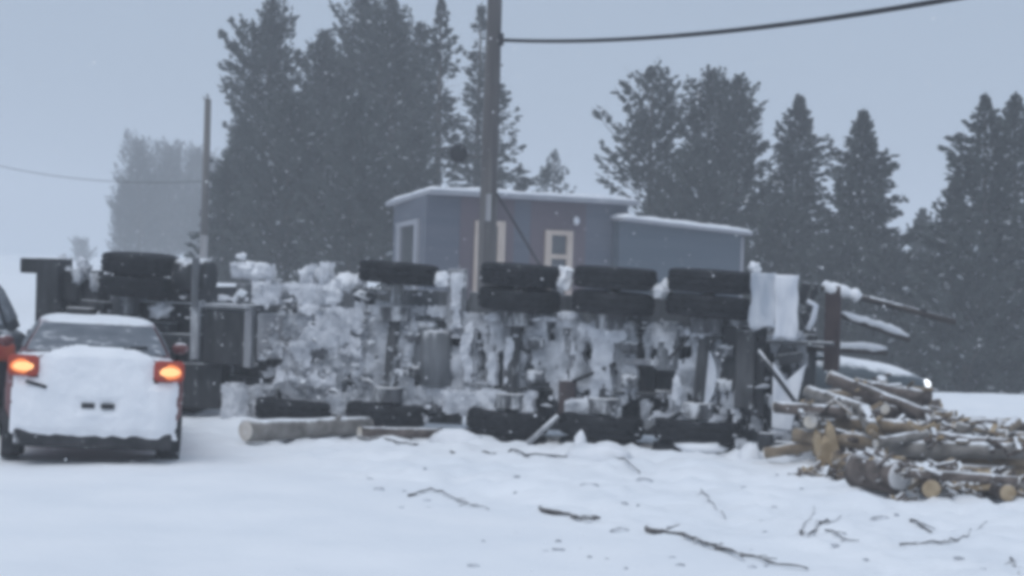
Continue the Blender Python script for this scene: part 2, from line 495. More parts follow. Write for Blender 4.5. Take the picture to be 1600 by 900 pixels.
RT = [
    (1020, 112, 75, 76, 'pine', 1.15, "broad airy pine rising behind the right end of the house"),
    (1105, 116, 77, 66, 'pine', 1.25, "left twin of two joined pines above the low house extension"),
    (1155, 124, 76, 56, 'pine', 1.25, "right twin of two joined pines above the low house extension"),
    (1250, 150, 74, 80, 'spruce', 2.1, "spruce with a thin leader between the twin pines and the neat cone"),
    (1350, 176, 70, 80, 'spruce', 2.3, "neat cone shaped spruce standing alone right of centre"),
    (1548, 152, 62, 98, 'spruce', 1.6, "large spruce at the right with a sparse spiky top"),
    (1596, 150, 64, 96, 'spruce', 1.6, "spruce cut by the right edge of the photo"),
    (1440, 330, 88, 60, 'bush', 1.0, "low distant conifer in the gap between cone spruce and right spruces"),
    (1488, 286, 67, 58, 'bush', 1.2, "short bushy conifer leaning against the large right spruce"),
    (1215, 320, 70, 92, 'bush', 1.5, "dense low conifer behind the rear end of the wreck"),
    (1310, 372, 67, 92, 'bush', 1.5, "dense low conifer below the neat cone spruce"),
    (1405, 395, 65, 84, 'bush', 1.4, "dense low conifer behind the snow covered stakes"),
    (1515, 370, 60, 90, 'bush', 1.3, "dense low conifer at the edge of the white snow field"),
    (1090, 230, 72, 92, 'bush', 1.4, "dense conifer directly behind the low house extension"),
]
for i, (px, top, Y, hw, st, de, lb) in enumerate(RT):
    conifer("pine_tree" if st == 'pine' else ("spruce_tree" if st == 'spruce' else "conifer_tree"), lb, px, top, Y, hw, st, de,
            base=-2.4 if px > 1180 else -1.0, seed=61 + i, group=TG)
for i, (px, top, hw, lb) in enumerate([
        (222, 222, 54, "faint tall tree with a spiky top in the far left grove"),
        (268, 232, 52, "faint round topped tree in the middle of the far left grove"),
        (305, 236, 48, "faint tree right in the far left grove behind the thin pole"),
        (198, 285, 34, "faint lower tree at the left edge of the far grove"),
        (250, 300, 60, "faint broad tree low in the far left grove"),
        (336, 250, 34, "faint tree where the far grove meets the big dark stand"),
        (318, 305, 46, "faint low tree at the foot of the thin far pole"),
        (128, 376, 24, "faintest lone tree low on the left horizon")]):
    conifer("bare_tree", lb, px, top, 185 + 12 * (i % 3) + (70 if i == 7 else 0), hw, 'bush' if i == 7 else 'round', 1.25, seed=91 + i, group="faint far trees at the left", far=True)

# ------------------------------------------------------------------ house
def house():
    root = empty("house", (0, 0, 0))
    tag(root, "mauve and slate mobile home with snow covered flat roof behind the wreck", "house")
    A = P(667, 291, 48.0); B = P(982, 313, 52.0); C = P(616, 310, 60.0)
    zt = 3.86
    a = Vector((A.x, A.y, 0)); b = Vector((B.x, B.y, 0)); c = Vector((C.x, C.y, 0))
    ux = (b - a).normalized(); back = (c - a)
    out = Vector((ux.y, -ux.x, 0))           # towards the camera
    sideout = Vector((-back.y, back.x, 0)).normalized()
    if sideout.x > 0: sideout = -sideout
    d = b + back
    def slab(name, m, pts, z0, z1, parent=root, z0b=None):
        n = len(pts)
        vs = [Vector((p.x, p.y, z0 if not callable(z0) else z0(p))) for p in pts] + [Vector((p.x, p.y, z1 if not callable(z1) else z1(p))) for p in pts]
        fs = [tuple(range(n - 1, -1, -1)), tuple(range(n, 2 * n))] + [(i, (i + 1) % n, n + (i + 1) % n, n + i) for i in range(n)]
        return MB().add(vs, fs).build(name, m, parent)
    slab("wall", M['wall'], [a, b, d, c], 0.75, zt - 0.12)
    slab("skirting", M['wall_blue'], [a + back * .01 + ux * .05, b + back * .01 - ux * .05, d, c + ux * .05], -1.5, 0.75)
    # roof and the snow lying on it, with a ragged lip
    ov = 0.28
    rp = [a + out * ov - ux * .12, b + out * ov + ux * .1, d - out * ov, c - out * ov - ux * .12]
    slab("roof", M['trim_grey'], rp, zt - 0.12, zt - 0.02)
    def snowcap(name, p, z, th, seed, parent=root, zf=None, n=46):
        # p: front-left, front-right, back-right, back-left
        mb = MB(); mm = 8
        vs = []
        for lay in (0, 1):
            for j in range(mm + 1):
                for i in range(n + 1):
                    s, t = i / n, j / mm
                    q = (p[0].lerp(p[1], s)).lerp(p[3].lerp(p[2], s), t)
                    e = min(1.0, min(s, 1 - s) * 20 + .25) * min(1.0, min(t, 1 - t) * 8 + .45)
                    w = th * e * (1 + 0.35 * fb(q.x * 1.1, q.y * 1.1, seed, 3))
                    zz = (z if zf is None else zf(s, t))
                    vs.append(Vector((q.x, q.y, zz + (w if lay else 0))) + (out * (0.04 * fb(q.x * 2, seed, 1, 2)) if j == 0 else Vector()))
        K = (n + 1) * (mm + 1)
        fs = []
        for j in range(mm):
            for i in range(n):
                k = j * (n + 1) + i
                fs.append((k + K, k + K + 1, k + K + n + 2, k + K + n + 1))
                fs.append((k, k + n + 1, k + n + 2, k + 1))
        for i in range(n):
            fs.append((i, i + 1, K + i + 1, K + i))
            k = mm * (n + 1) + i
            fs.append((k + 1, k, K + k, K + k + 1))
        for j in range(mm):
            k = j * (n + 1)
            fs.append((k + n + 1, k, K + k, K + k + n + 1))
            k += n
            fs.append((k, k + n + 1, K + k + n + 1, K + k))
        return mb.add(vs, fs).build(name, M['snow'], parent, True)
    snowcap("roof_snow", [q + out * .02 for q in rp], zt - 0.017, 0.15, 3)
    # plum coloured bays between the windows
    def on(s, off=0.0):
        return a + (b - a) * s + out * off
    Lf = (b - a).length
    def fpx(px):                              # position along the front for a photo column
        lo, hi = -0.5, 1.5
        for _ in range(40):
            m_ = (lo + hi) / 2
            q = on(m_)
            x = 800 + 3200 * q.x / q.y
            if x < px: lo = m_
            else: hi = m_
        return lo
    def panel(name, m, px0, px1, z0, z1, off, th, parent=root):
        s0, s1 = fpx(px0), fpx(px1)
        return slab(name, m, [on(s0, off + th), on(s1, off + th), on(s1, off), on(s0, off)], z0, z1, parent)
    panel("plum_cladding", M['wall_red'], 716, 800, 0.78, zt - .14, 0.0, .012)
    panel("plum_cladding", M['wall_red'], 826, 912, 0.78, zt - .14, 0.0, .012)
    def window(px0, px1, z0, z1, tw=9, mid=None, sill=True):
        w = panel("window", M['pane'], px0 + tw - 2, px1 - tw + 2, z0 + .05, z1 - .05, 0.012, .02)
        panel("frame", M['trim'], px0, px0 + tw, z0, z1, 0.012, .07, w)
        panel("frame", M['trim'], px1 - tw, px1, z0, z1, 0.012, .07, w)
        panel("frame", M['trim'], px0 + tw, px1 - tw, z1 - .12, z1, 0.012, .068, w)
        if mid: panel("sash", M['trim'], px0 + tw, px1 - tw, mid, mid + .11, 0.012, .06, w)
        if sill: panel("sill", M['trim'], px0 + tw, px1 - tw, z0, z0 + .1, 0.012, .1, w)
    window(738, 784, 1.35, 3.18, 11)
    window(848, 890, 1.2, 3.02, 9, mid=2.32)
    # end wall window
    def onc(s, off=0.0):
        return a + back * s + sideout * off
    def cpanel(name, m, s0, s1, z0, z1, off, th, parent=root):
        return slab(name, m, [onc(s1, off + th), onc(s0, off + th), onc(s0, off), onc(s1, off)], z0, z1, parent)
    w = cpanel("window", M['pane'], .22, .72, 1.5, 3.1, 0.0, .02)
    cpanel("frame", M['trim_grey'], .15, .24, 1.3, 3.2, 0.0, .07, w)
    cpanel("frame", M['trim_grey'], .70, .79, 1.3, 3.2, 0.0, .07, w)
    cpanel("frame", M['trim_grey'], .24, .70, 3.08, 3.2, 0.0, .065, w)
    # porch lamp with a snow cap
    q = on(fpx(893), .1)
    MB().lump((q.x, q.y, 3.28), .09, 4, (1, 1, 1.2), .15).build("porch_lamp", M['white_panel'], root, True)
    # low lean-to extension
    e0 = on(fpx(955), .25); e1 = e0 + ux * 4.35
    eb = -out * 3.0
    zl, zr = 3.35, 3.12
    Le = (e1 - e0).length
    zf = lambda p: zl + (zr - zl) * max(0, min(1, (p - e0).dot(ux) / Le)) - 0.02
    slab("extension_wall", M['wall_blue'], [e0, e1, e1 + eb, e0 + eb], -1.5, zf)
    er = [e0 + out * .22 - ux * .1, e1 + out * .22 + ux * .18, e1 + eb, e0 + eb - ux * .1]
    slab("extension_roof", M['trim_grey'], er, zf, lambda p: zf(p) + .07)
    snowcap("extension_snow", er, 0, .13, 8, zf=lambda s, t: zl + (zr - zl) * s + .053)
    ct = MB(); qq = e1 + out * .02
    ct.box((qq.x, qq.y, 1.4), (.09, .07, 3.3))
    ct.build("corner_trim", M['trim_grey'], root)
    # gooseneck vent at the step between the roofs
    q = on(fpx(962), .3)
    MB().lump((q.x, q.y, 3.42), .12, 8, (1.6, 1, .8), .2).build("vent_hood", M['snow'], root, True)
house()

# ------------------------------------------------------------------ poles and wires
pr = empty("utility_pole", (P(764, 300, 38).x, 38, 0))
tag(pr, "large weathered utility pole standing in front of the house", "utility pole")
MB().tube([(0, 0, -.4), (0, 0, 3), (0, 0, 8), (0, 0, 11.5)], [.175, .165, .13, .11], 14, jit=.05).build("pole_shaft", M['pole'], pr, True)
b = MB(); b.box((0.13, -.02, 6.32), (.12, .16, .22)); b.tube([(.1, -.05, 6.3), (.26, -.1, 6.3)], .035, 8)
b.build("wire_bracket", M['wire'], pr)
b = MB()
q = P(716, 240, 37.6) - Vector(pr.location)
b.lathe(q, (0.35, -1, .15), [(-.06, .03), (-.05, .12), (-.01, .165), (.03, .175), (.05, .165), (.055, .1)], 20)
b.build("round_disc", M['wire'], pr, True)
MB().tube([(0, -.1, q.z - .05), (q.x * .5, q.y * .6, q.z - .04), q], .02, 6).build("disc_arm", M['pole'], pr)
g0 = P(776, 302, 37.9) - Vector(pr.location); g1 = P(850, 425, 37.0) - Vector(pr.location)
MB().tube([g0, g0.lerp(g1, .5), g0.lerp(g1, 1.6)], .022, 6).build("guy_wire", M['wire'], pr)
b = MB(); b.box((0, -.17, 3.2), (.1, .05, .5)); b.build("pole_band", M['pole_frost'], pr)

w0 = Vector(pr.location) + Vector((.26, -.1, 6.3)); w1 = P(1700, -42, 21.0)
pts = []
for k in range(25):
    t = k / 24
    p = w0.lerp(w1, t); p.z -= 0.42 * 4 * t * (1 - t) * .55
    pts.append(p)
tag(MB().tube(pts, .034, 8).build("overhead_cable", M['wire'], smooth=True), "thick black overhead cable running from the large pole to the upper right", "cable")
pf = empty("utility_pole", (P(321, 300, 45).x, 45, 0))
tag(pf, "thin far utility pole with a frosted lower half at the left", "utility pole")
tz = P(326, 155, 45).z
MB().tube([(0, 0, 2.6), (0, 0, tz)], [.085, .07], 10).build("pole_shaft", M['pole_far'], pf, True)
MB().tube([(0, 0, -.4), (0, 0, 2.6)], [.095, .087], 10).build("frosted_butt", M['pole_frost'], pf, True)
b = MB(); b.tube([(0, 0, tz - .02), (-.02, 0, tz + .12)], [.03, .02], 6); b.tube([(0, -.05, tz - .1), (-.1, -.05, tz + .05)], .018, 6)
b.build("insulator", M['pole_far'], pf)
w0 = Vector((pf.location.x, 45, P(320, 283, 45).z)); w1 = P(-60, 244, 52)
pts = [w0.lerp(w1, k / 12) - Vector((0, 0, .25 * 4 * (k / 12) * (1 - k / 12))) for k in range(13)]
tag(MB().tube(pts, .008, 5).build("thin_wire", M['pole'], smooth=True), "thin faint wire running left from the far utility pole", "wire")

# ------------------------------------------------------------------ the overturned logging truck
TR = empty("overturned_truck", TO, TY)
tag(TR, "overturned logging truck lying on its side, snow caked underside facing the road", "truck")
AX = [T(px_, 445, .52).x for px_ in (813, 960, 1108)]   # rear axles
def lean(z):
    return (z - 2.1) * .065
rt = random.Random(5)

_tyre = _rim = None
def wheel(x, z, y=0.52, sc=1.0, single=False):
    global _tyre, _rim
    if _tyre is None:
        b = MB()
        b.lathe((0, 0, 0), (0, 0, 1), [(-.125, .30), (-.14, .36), (-.137, .45), (-.12, .505), (-.06, .525), (-.052, .51), (-.035, .51), (-.028, .527), (.028, .527), (.035, .51), (.052, .51),
                                      (.06, .525), (.12, .505), (.137, .45), (.14, .36), (.125, .30)], 44, lug=0.018)
        t = b.build("tyre", M['tyre'])
        b = MB()
        b.lathe((0, 0, 0), (0, 0, 1), [(-.12, .31), (-.09, .28), (-.02, .26), (-.015, .13), (.05, .12), (.06, .10)], 24)
        r = b.build("rim", M['rim'])
        _tyre, _rim = t.data, r.data
        bpy.data.objects.remove(t); bpy.data.objects.remove(r)
    w = empty("wheel", (x + lean(z), y, z)); w.parent = TR
    w.rotation_euler = (rt.uniform(-.03, .03), .045 + rt.uniform(-.012, .012), 0)
    w.scale = (sc, sc, sc)
    for n, me in (("tyre", _tyre), ("rim", _rim)):
        o = bpy.data.objects.new(n, me); COL.objects.link(o); o.parent = w
    if z > 1.2 :
        w.rotation_euler.x = rt.uniform(-.03, .03)
    return w

def uz(px, py, y=0.5):
    p = T(px, py, y); return p.x, p.z

for x in AX:
    for z in (2.29, 1.985, .15, .45):
        wheel(x, z)
xs = T(621, 430).x
wheel(xs, 2.27); wheel(xs, .15); wheel(xs, .45)
xs2 = T(217, 430).x
for z in (2.28, 1.98, .15, .45): wheel(xs2, z)
xs3 = T(470, 650).x
for z in (.15, .44): wheel(xs3, z, .55)

def rect(name, px0, py0, px1, py1, y0, y1, m, bevel=0.015, parent=TR, smooth=False):
    """a solid piece of the underside, laid out in the plane nearest the road"""
    p = T(px0, py0, y0); q = T(px1, py1, y0)
    x0, x1 = sorted((p.x, q.x)); z0, z1 = sorted((p.z, q.z))
    return MB().box(((x0 + x1) / 2, (y0 + y1) / 2, (z0 + z1) / 2), (x1 - x0, y1 - y0, z1 - z0)).build(name, m, parent, bevel=bevel)

def tubes(name, paths, r, m, n=10, parent=TR):
    b = MB()
    for pth in paths: b.tube(pth, r, n)
    return b.build(name, m, parent, True)

# chassis
x0, x1 = T(300, 550).x, T(1262, 560).x
for z in (.80, 1.66):
    b = MB()
    b.box(((x0 + x1) / 2, 1.02, z), (x1 - x0, .24, .02)); b.box(((x0 + x1) / 2, .905, z - .04), (x1 - x0, .018, .1)); b.box(((x0 + x1) / 2, 1.135, z - .04), (x1 - x0, .018, .1))
    b.build("chassis_rail", M['frame'], TR)
for x in (-3.3, -2.5, -1.9, -.9, -.45, .62, .9, 1.9, 2.05, 3.05, 3.35):
    MB().box((x, 1.0, 1.23), (.09, .16, .84)).build("crossmember", M['frame'], TR, bevel=.01)
b = MB(); b.box((.9, 1.30, 1.2), (5.2, .05, 1.5)); b.build("deck_plate", M['grey_plate'], TR)
b = MB(); b.box((-3.0, 1.32, 1.2), (2.8, .05, 1.55)); b.build("deck_plate", M['grey_plate'], TR)

for (xa, xb) in ((-4.4, -3.55), (-3.5, -2.3), (-2.25, -1.1), (-1.05, -.1), (-.05, 1.2), (1.25, 2.35), (2.4, 3.3)):
    MB().box(((xa + xb) / 2, 1.19, 1.18), (xb - xa, .03, 1.75), (0, rt.uniform(-.015, .015), 0)).build("underside_panel", M['grey_plate'], TR, bevel=.008)
# axles, drums, springs, brake chambers
for i, x in enumerate(AX + [xs]):
    z0 = .3 if i < 3 else .3
    b = MB(); b.tube([(x + lean(z0), .52, z0), (x + lean(2.15), .52, 2.15)], .075, 14); b.build("axle", M['frame'], TR, True)
    for z in (.70, 1.75):
        MB().lathe((x + lean(z), .52, z), (0, 0, 1), [(-.1, .16), (-.09, .20), (.09, .20), (.1, .16)], 20).build("brake_drum", M['caked'], TR)
    for z in (.86, 1.60):
        b = MB()
        for k in range(4):
            l = .56 - .11 * k
            b.tube([(x - l, .70 + .012 * k, z), (x, .62 - .03 * k + .02, z), (x + l, .70 + .012 * k, z)], .028, 4)
        b.build("leaf_spring", M['frame'], TR)
    for z in (1.02, 1.44):
        MB().lathe((x + .22, .56, z), (1, 0, 0), [(-.1, .05), (-.09, .085), (.02, .09), (.03, .06), (.09, .075), (.1, .04)], 14).build("brake_chamber", M['caked'], TR, True)
for x in [(AX[0] + AX[1]) / 2, (AX[1] + AX[2]) / 2, AX[2] + .62, AX[0] - .62]:
    for z in (.86, 1.60):
        MB().add([(x - .16, .98, z - .05), (x + .16, .98, z - .05), (x + .06, .60, z - .05), (x - .06, .60, z - .05),
                  (x - .16, .98, z + .05), (x + .16, .98, z + .05), (x + .06, .60, z + .05), (x - .06, .60, z + .05)],
                 [(3, 2, 1, 0), (4, 5, 6, 7), (0, 1, 5, 4), (1, 2, 6, 5), (2, 3, 7, 6), (3, 0, 4, 7)]).build("spring_hanger", M['caked'], TR, bevel=.01)

# plates, struts and braces, left to right
rect("front_bumper", 56, 402, 88, 520, 0.35, 0.75, M['dark'], .03)
rect("bumper_end", 31, 402, 60, 427, 0.40, 0.72, M['dark'], .02)
for (nm, px0, py0, px1, py1, ya, yb) in (("engine_block", 84, 432, 150, 560, .62, 1.5), ("oil_filter", 92, 420, 122, 470, .5, 1.2), ("engine_mount", 120, 470, 158, 560, .55, 1.2), ("oil_pan", 100, 480, 140, 530, .42, .8)):
    b = MB()
    p, q = T(px0, py0, ya), T(px1, py1, ya)
    b.box(((p.x + q.x) / 2, (ya + yb) / 2, (p.z + q.z) / 2), (abs(q.x - p.x), yb - ya, abs(q.z - p.z)), (rt.uniform(-.05, .05), rt.uniform(-.08, .08), 0))
    b.build(nm, M['dark'], TR, bevel=.03)
for (px, py) in ((92, 415), (128, 412), (134, 420), (104, 424), (98, 408)):
    MB().lump(T(px, py, .6), .07, px, (1, .8, 1.3), .8, 3).build("snow_lump", M['grey_snow'], TR, True)
rect("cab_floor", 88, 466, 300, 640, 0.95, 1.25, M['dark'], .02)
rect("cab_floor", 150, 500, 262, 640, 0.70, 0.95, M['dark'], .02)
b = MB(); xa, xb = T(96, 500, .95).x, T(296, 500, .95).x
b.box(((xa + xb) / 2, 2.2, 1.05), (xb - xa, 1.86, 1.95)); b.build("cab_body", M['dark'], TR, bevel=.12)
p = T(312, 420, .5); q = T(283, 420, .5)
MB().lathe(((p.x + q.x) / 2, .62, T(312, 432, .5).z), (1, 0, 0), [(-.24, .05), (-.23, .24), (.23, .24), (.24, .05)], 22).build("fuel_tank", M['dark'], TR, True)
rect("tank_strap", 300, 402, 308, 480, .36, .40, M['grey_plate'], .004)
rect("mudguard_stay", 298, 470, 308, 562, .42, .50, M['pale_plate'], .01)
rect("battery_box", 318, 482, 388, 572, .55, 1.1, M['dark'], .02)
rect("box_lid", 314, 474, 392, 483, .50, 1.1, M['pale_plate'], .01)
rect("box_lid", 382, 483, 390, 575, .52, 1.1, M['pale_plate'], .01)
rect("tool_box", 402, 490, 444, 562, .58, 1.1, M['pale_plate'], .02)
rect("tool_box", 444, 484, 466, 540, .64, 1.1, M['grey_plate'], .02)
rect("hitch_guard", 262, 566, 344, 640, .70, 1.0, M['dark'], .03)
rect("cab_step", 236, 520, 300, 548, .60, .95, M['dark'], .02)
rect("exhaust_shield", 170, 452, 208, 492, .78, 1.2, M['grey_plate'], .03)
for (px, py, r, sq) in ((250, 484, .12, (1.3, .7, .8)), (196, 455, .08, (1, .7, 1.4)), (122, 432, .10, (.8, .7, 1.2)), (148, 440, .08, (.8, .7, 1.6))):
    MB().lump(T(px, py, .5), r, px, sq, .8, 3).build("snow_lump", M['grey_snow'], TR, True)
# gearbox, drive shaft and cross pieces buried in the caked centre
tubes("drive_shaft", [[T(430, 545, .72), T(700, 560, .72)]], .075, M['caked'], 12)
MB().lathe(T(500, 545, .72), (1, 0, 0), [(-.3, .12), (-.28, .2), (0, .26), (.2, .2), (.3, .12)], 16).build("gearbox", M['caked'], TR, True)
b = MB()
for k in range(26):
    px, py = rt.uniform(372, 690), rt.uniform(455, 640)
    p = T(px, py, .8)
    b.box(p, (rt.uniform(.06, .4), rt.uniform(.1, .4), rt.uniform(.06, .35)), (rt.uniform(-.4, .4), rt.uniform(-.5, .5), rt.uniform(-.4, .4)))
b.build("suspension_clutter", M['caked'], TR, bevel=.015)['kind'] = 'stuff'
MB().lathe(T(648, 545, .6), (0, 1, 0), [(-.06, .2), (-.03, .36), (.3, .36), (.32, .2)], 24).build("air_tank", M['grey_plate'], TR, True)
MB().lathe(T(682, 560, .62), (0, 0, 1), [(-.36, .12), (-.34, .2), (.34, .2), (.36, .12)], 18).build("air_tank", M['grey_plate'], TR, True)
rect("bracket", 700, 420, 722, 520, .55, .7, M['pale_plate'], .01)
rect("strut", 724, 515, 741, 600, .60, .72, M['pale_plate'], .01)
rect("strut", 759, 510, 772, 602, .62, .72, M['pale_plate'], .01)
rect("strut", 787, 512, 806, 606, .60, .72, M['pale_plate'], .01)
rect("belly_plate", 812, 497, 864, 606, .80, .95, M['grey_plate'], .01)
rect("belly_plate", 868, 500, 904, 582, .66, .74, M['pale_plate'], .01)
rect("lower_bracket", 873, 594, 897, 648, .50, .62, M['rust'], .01)
rect("belly_plate", 972, 512, 1022, 640, .86, .95, M['dark'], .01)
rect("belly_plate", 1027, 502, 1061, 580, .62, .72, M['grey_plate'], .01)
rect("belly_plate", 975, 560, 1030, 572, .60, .68, M['pale_plate'], .01)
# curved white shield round the third axle
b = MB(); N_ = 12
vs = []
for ring, off in ((0, 0), (1, .045)):
    for k in range(N_ + 1):
        a = -1.25 + 2.5 * k / N_
        c = T(1082, 588, .50)
        vs.append((c.x + (.30 - off) * math.cos(a), .50, c.z + (.43 - off) * math.sin(a)))
        vs.append((c.x + (.10 - off) * math.cos(a), .50, c.z + (.43 - off) * math.sin(a)))
for k in range(2 * (N_ + 1) * 2):
    vs.append((vs[k][0], .62, vs[k][2]))
H_ = len(vs) // 2
fs = []
for k in range(N_):
    fs.append((2 * k, 2 * k + 1, 2 * k + 3, 2 * k + 2)); fs.append((H_ + 2 * k, H_ + 2 * k + 2, H_ + 2 * k + 3, H_ + 2 * k + 1))
    fs.append((2 * k, 2 * k + 2, H_ + 2 * k + 2, H_ + 2 * k)); fs.append((2 * k + 1, H_ + 2 * k + 1, H_ + 2 * k + 3, 2 * k + 3))
MB().add(vs, fs).build("brake_shield", M['white_panel'], TR)
rect("rear_skirt", 1128, 508, 1192, 652, .60, .72, M['dark'], .02)
rect("rear_skirt", 1150, 516, 1176, 640, .52, .60, M['frame'], .02)
tubes("diagonal_brace", [[T(1184, 548, .42), T(1252, 640, .42)]], .035, M['dark'], 8)
for pth in ([T(1092, 628, .42), T(1010, 676, .42)], [T(1046, 560, .45), T(1082, 520, .45)], [T(895, 596, .42), T(962, 568, .42)]):
    tubes("brake_line", [pth], .024, M['strap'], 6)
# pale rear plates
def flap(name, px0, py0, px1, py1, y, m, seed):
    b = MB(); nx_, nz_ = 12, 14; p, q = T(px0, py1, y), T(px1, py0, y)
    vs = []
    for j in range(nz_ + 1):
        for i in range(nx_ + 1):
            x = p.x + (q.x - p.x) * i / nx_; z = p.z + (q.z - p.z) * j / nz_
            edge = (.04 * fb(z * 4, seed, 2, 2) if i in (0, nx_) else 0)
            vs.append((x + edge, y + .035 * fb(x * 2.5, z * 1.5, seed, 3) + .008 * math.sin(x * 9 + seed), z + (.05 * fb(x * 6, seed, 5, 2) if j == 0 else 0)))
    fs = [(j * (nx_ + 1) + i, j * (nx_ + 1) + i + 1, (j + 1) * (nx_ + 1) + i + 1, (j + 1) * (nx_ + 1) + i) for j in range(nz_) for i in range(nx_)]
    o = b.add(vs, fs).build(name, m, TR, True)
    md = o.modifiers.new("thickness", 'SOLIDIFY'); md.thickness = .03; md.offset = 0
    return o
flap("mudflap", 1171, 427, 1215, 512, .33, M['grey_panel'], 1)
flap("rear_panel", 1209, 430, 1248, 530, .28, M['white_panel'], 4)
b = MB()
v = [T(1206, 668, .40), T(1236, 672, .40), T(1258, 570, .40), T(1228, 596, .40), T(1208, 566, .40)]
vs = list(v) + [p + Vector((0, .04, 0)) for p in v]
b.add(vs, [(0, 1, 2, 3, 4), (9, 8, 7, 6, 5)] + [(i, 5 + i, 5 + (i + 1) % 5, (i + 1) % 5) for i in range(5)])
b.build("mudflap", M['white_panel'], TR)
for (px, py, rx, rz) in ((1256, 458, .10, .26), (1268, 470, .07, .3), (1260, 500, .08, .2), (1275, 452, .05, .14), (1235, 560, .3, .13), (1226, 552, .16, .2)):
    MB().box(T(px, py, .5), (rx, .2, rz), (0, rt.uniform(-.4, .4), .2)).build("tail_bracket", M['dark'], TR, bevel=.015)
tubes("hose", [[T(1262, 470, .42), T(1275, 478, .4), T(1270, 500, .4), T(1262, 515, .4)]], .035, M['white_panel'], 8)
rect("rear_foot", 1184, 676, 1204, 742, .0, .12, M['dark'], .02)
rect("rear_beam", 1196, 531, 1300, 541, .40, .60, M['frame'], .01)
rect("rear_step", 1208, 690, 1244, 700, .1, .3, M['frame'], .01)
tubes("broken_stick", [[T(872, 650, .1), T(848, 672, .0), T(818, 698, -.15)]], .035, M['pale_plate'], 7)

# bunk with its stakes pointing away from the road
rect("bunk_beam", 1290, 446, 1309, 580, .95, 1.1, M['rust'], .01)
def stake(y, px0, py0, px1, py1, ya, yb, r, m):
    o = tubes("bunk_stake", [[T(px0, py0, ya), T(px1, py1, yb)]], r, m, 8)
    return o
st1 = stake(1, 1284, 448, 1492, 503, .95, 1.7, .042, M['stake'])
def snowbar(parent, p0, p1, w, h, seed, n=14):
    """snow lying along the upper side of a bar, ragged and rounded"""
    b = MB(); p0, p1 = Vector(p0), Vector(p1)
    pts = []; rad = []
    for k in range(n + 1):
        t = k / n
        e = min(1, min(t, 1 - t) * 7 + .25)
        pts.append(p0.lerp(p1, t) + Vector((0, 0, .02 * fb(t * 6, seed, 0, 2))))
        rad.append(w * e * (1 + .4 * noise.noise(Vector((t * 5, seed, 2)))))
    b.tube(pts, rad, 8, jit=.3, seed=seed)
    return b.build("snow_cap", M['snow'], parent, True)
snowbar(st1, T(1284, 446, .95), T(1346, 463, 1.15), .075, .05, 1)
st2 = stake(2, 1308, 490, 1420, 531, 1.1, 1.9, .035, M['stake'])
snowbar(st2, T(1312, 488, 1.12), T(1420, 524, 1.9), .05, .05, 3)
st3 = stake(3, 1240, 542, 1385, 551, .9, 1.9, .035, M['stake'])
snowbar(st3, T(1205, 534, .75), T(1386, 544, 1.9), .05, .05, 5)
for k in range(5):
    q = T(1350 + 22 * k + rt.uniform(-3, 3), 466 + 5.5 * k, 1.2 + .08 * k)
    MB().box(q, (.09, .07, .08), (0, .3, .3)).build("chain_link", M['dark'], st1)

# snow plastered over the underside: a ragged crust sheet with depth, plus clods
def crust(name, rects, y, thick, thr, seed, m, step=.035, fall=.12, fx=3.1, fz=3.1):
    rs = []
    for (px0, py0, px1, py1, wgt) in rects:
        p, q = T(px0, py0, y), T(px1, py1, y)
        rs.append((min(p.x, q.x), min(p.z, q.z), max(p.x, q.x), max(p.z, q.z), wgt))
    X0, Z0 = min(r[0] for r in rs) - .2, min(r[1] for r in rs) - .2
    X1, Z1 = max(r[2] for r in rs) + .2, max(r[3] for r in rs) + .2
    nx_, nz_ = int((X1 - X0) / step) + 1, int((Z1 - Z0) / step) + 1
    val = {}
    for j in range(nz_):
        for i in range(nx_):
            x, z = X0 + i * step, Z0 + j * step
            mk = 0
            for (a, c, d, e, wgt) in rs:
                dd = min(x - a, d - x, z - c, e - z)
                mk = max(mk, wgt * sm(-fall, fall, dd))
            n = .5 + .50 * (noise.noise(Vector((x * fx + seed, z * fz, seed))) + .62 * noise.noise(Vector((x * fx * 2.2, z * fz * 2.1, seed + 3))) + .45 * noise.noise(Vector((x * fx * 4.7, z * fz * 4.5, seed + 8))) + .3 * noise.noise(Vector((x * fx * 9, z * fz * 9, seed + 11))))
            val[i, j] = mk * (0.35 + n) - thr
    b = MB(); idx = {}; vs = []; fs = []
    def vid(i, j):
        if (i, j) not in idx:
            x, z = X0 + i * step, Z0 + j * step
            v = max(0, val[i, j])
            d = thick * (1 - math.exp(-v * 3.0)) * (.7 + .6 * noise.noise(Vector((x * 12, z * 7, seed + 2)))) + .02 * noise.noise(Vector((x * 25, z * 18, seed)))
            idx[i, j] = len(vs)
            vs.append((x + .02 * noise.noise(Vector((x * 8, z * 8, 1))), y + .10 * fb(x * 1.7, z * 1.7, seed + 5, 2) - d, z + .02 * noise.noise(Vector((x * 8, z * 8, 5)))))
        return idx[i, j]
    for j in range(nz_ - 1):
        for i in range(nx_ - 1):
            if max(val[i, j], val[i + 1, j], val[i, j + 1], val[i + 1, j + 1]) > 0:
                fs.append((vid(i, j), vid(i + 1, j), vid(i + 1, j + 1), vid(i, j + 1)))
    # give the crust a back so that it is solid
    nv = len(vs)
    b.add(vs, fs)
    b.add([(x, y + .14, z) for (x, yy, z) in vs], [tuple(reversed(f)) for f in fs])
    o = b.build(name, m, TR, True)
    o['kind'] = 'stuff'
    return o
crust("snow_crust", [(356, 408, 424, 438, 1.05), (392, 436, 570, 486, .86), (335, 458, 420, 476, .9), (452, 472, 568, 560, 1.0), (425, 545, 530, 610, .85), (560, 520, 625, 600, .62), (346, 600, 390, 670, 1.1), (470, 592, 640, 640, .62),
                     (498, 408, 518, 445, 1.1), (468, 408, 490, 445, 1.0), (555, 412, 568, 455, 1.1)], .46, .09, .72, 3, M['packed_snow'], .020, .09, 2.6, 2.2)
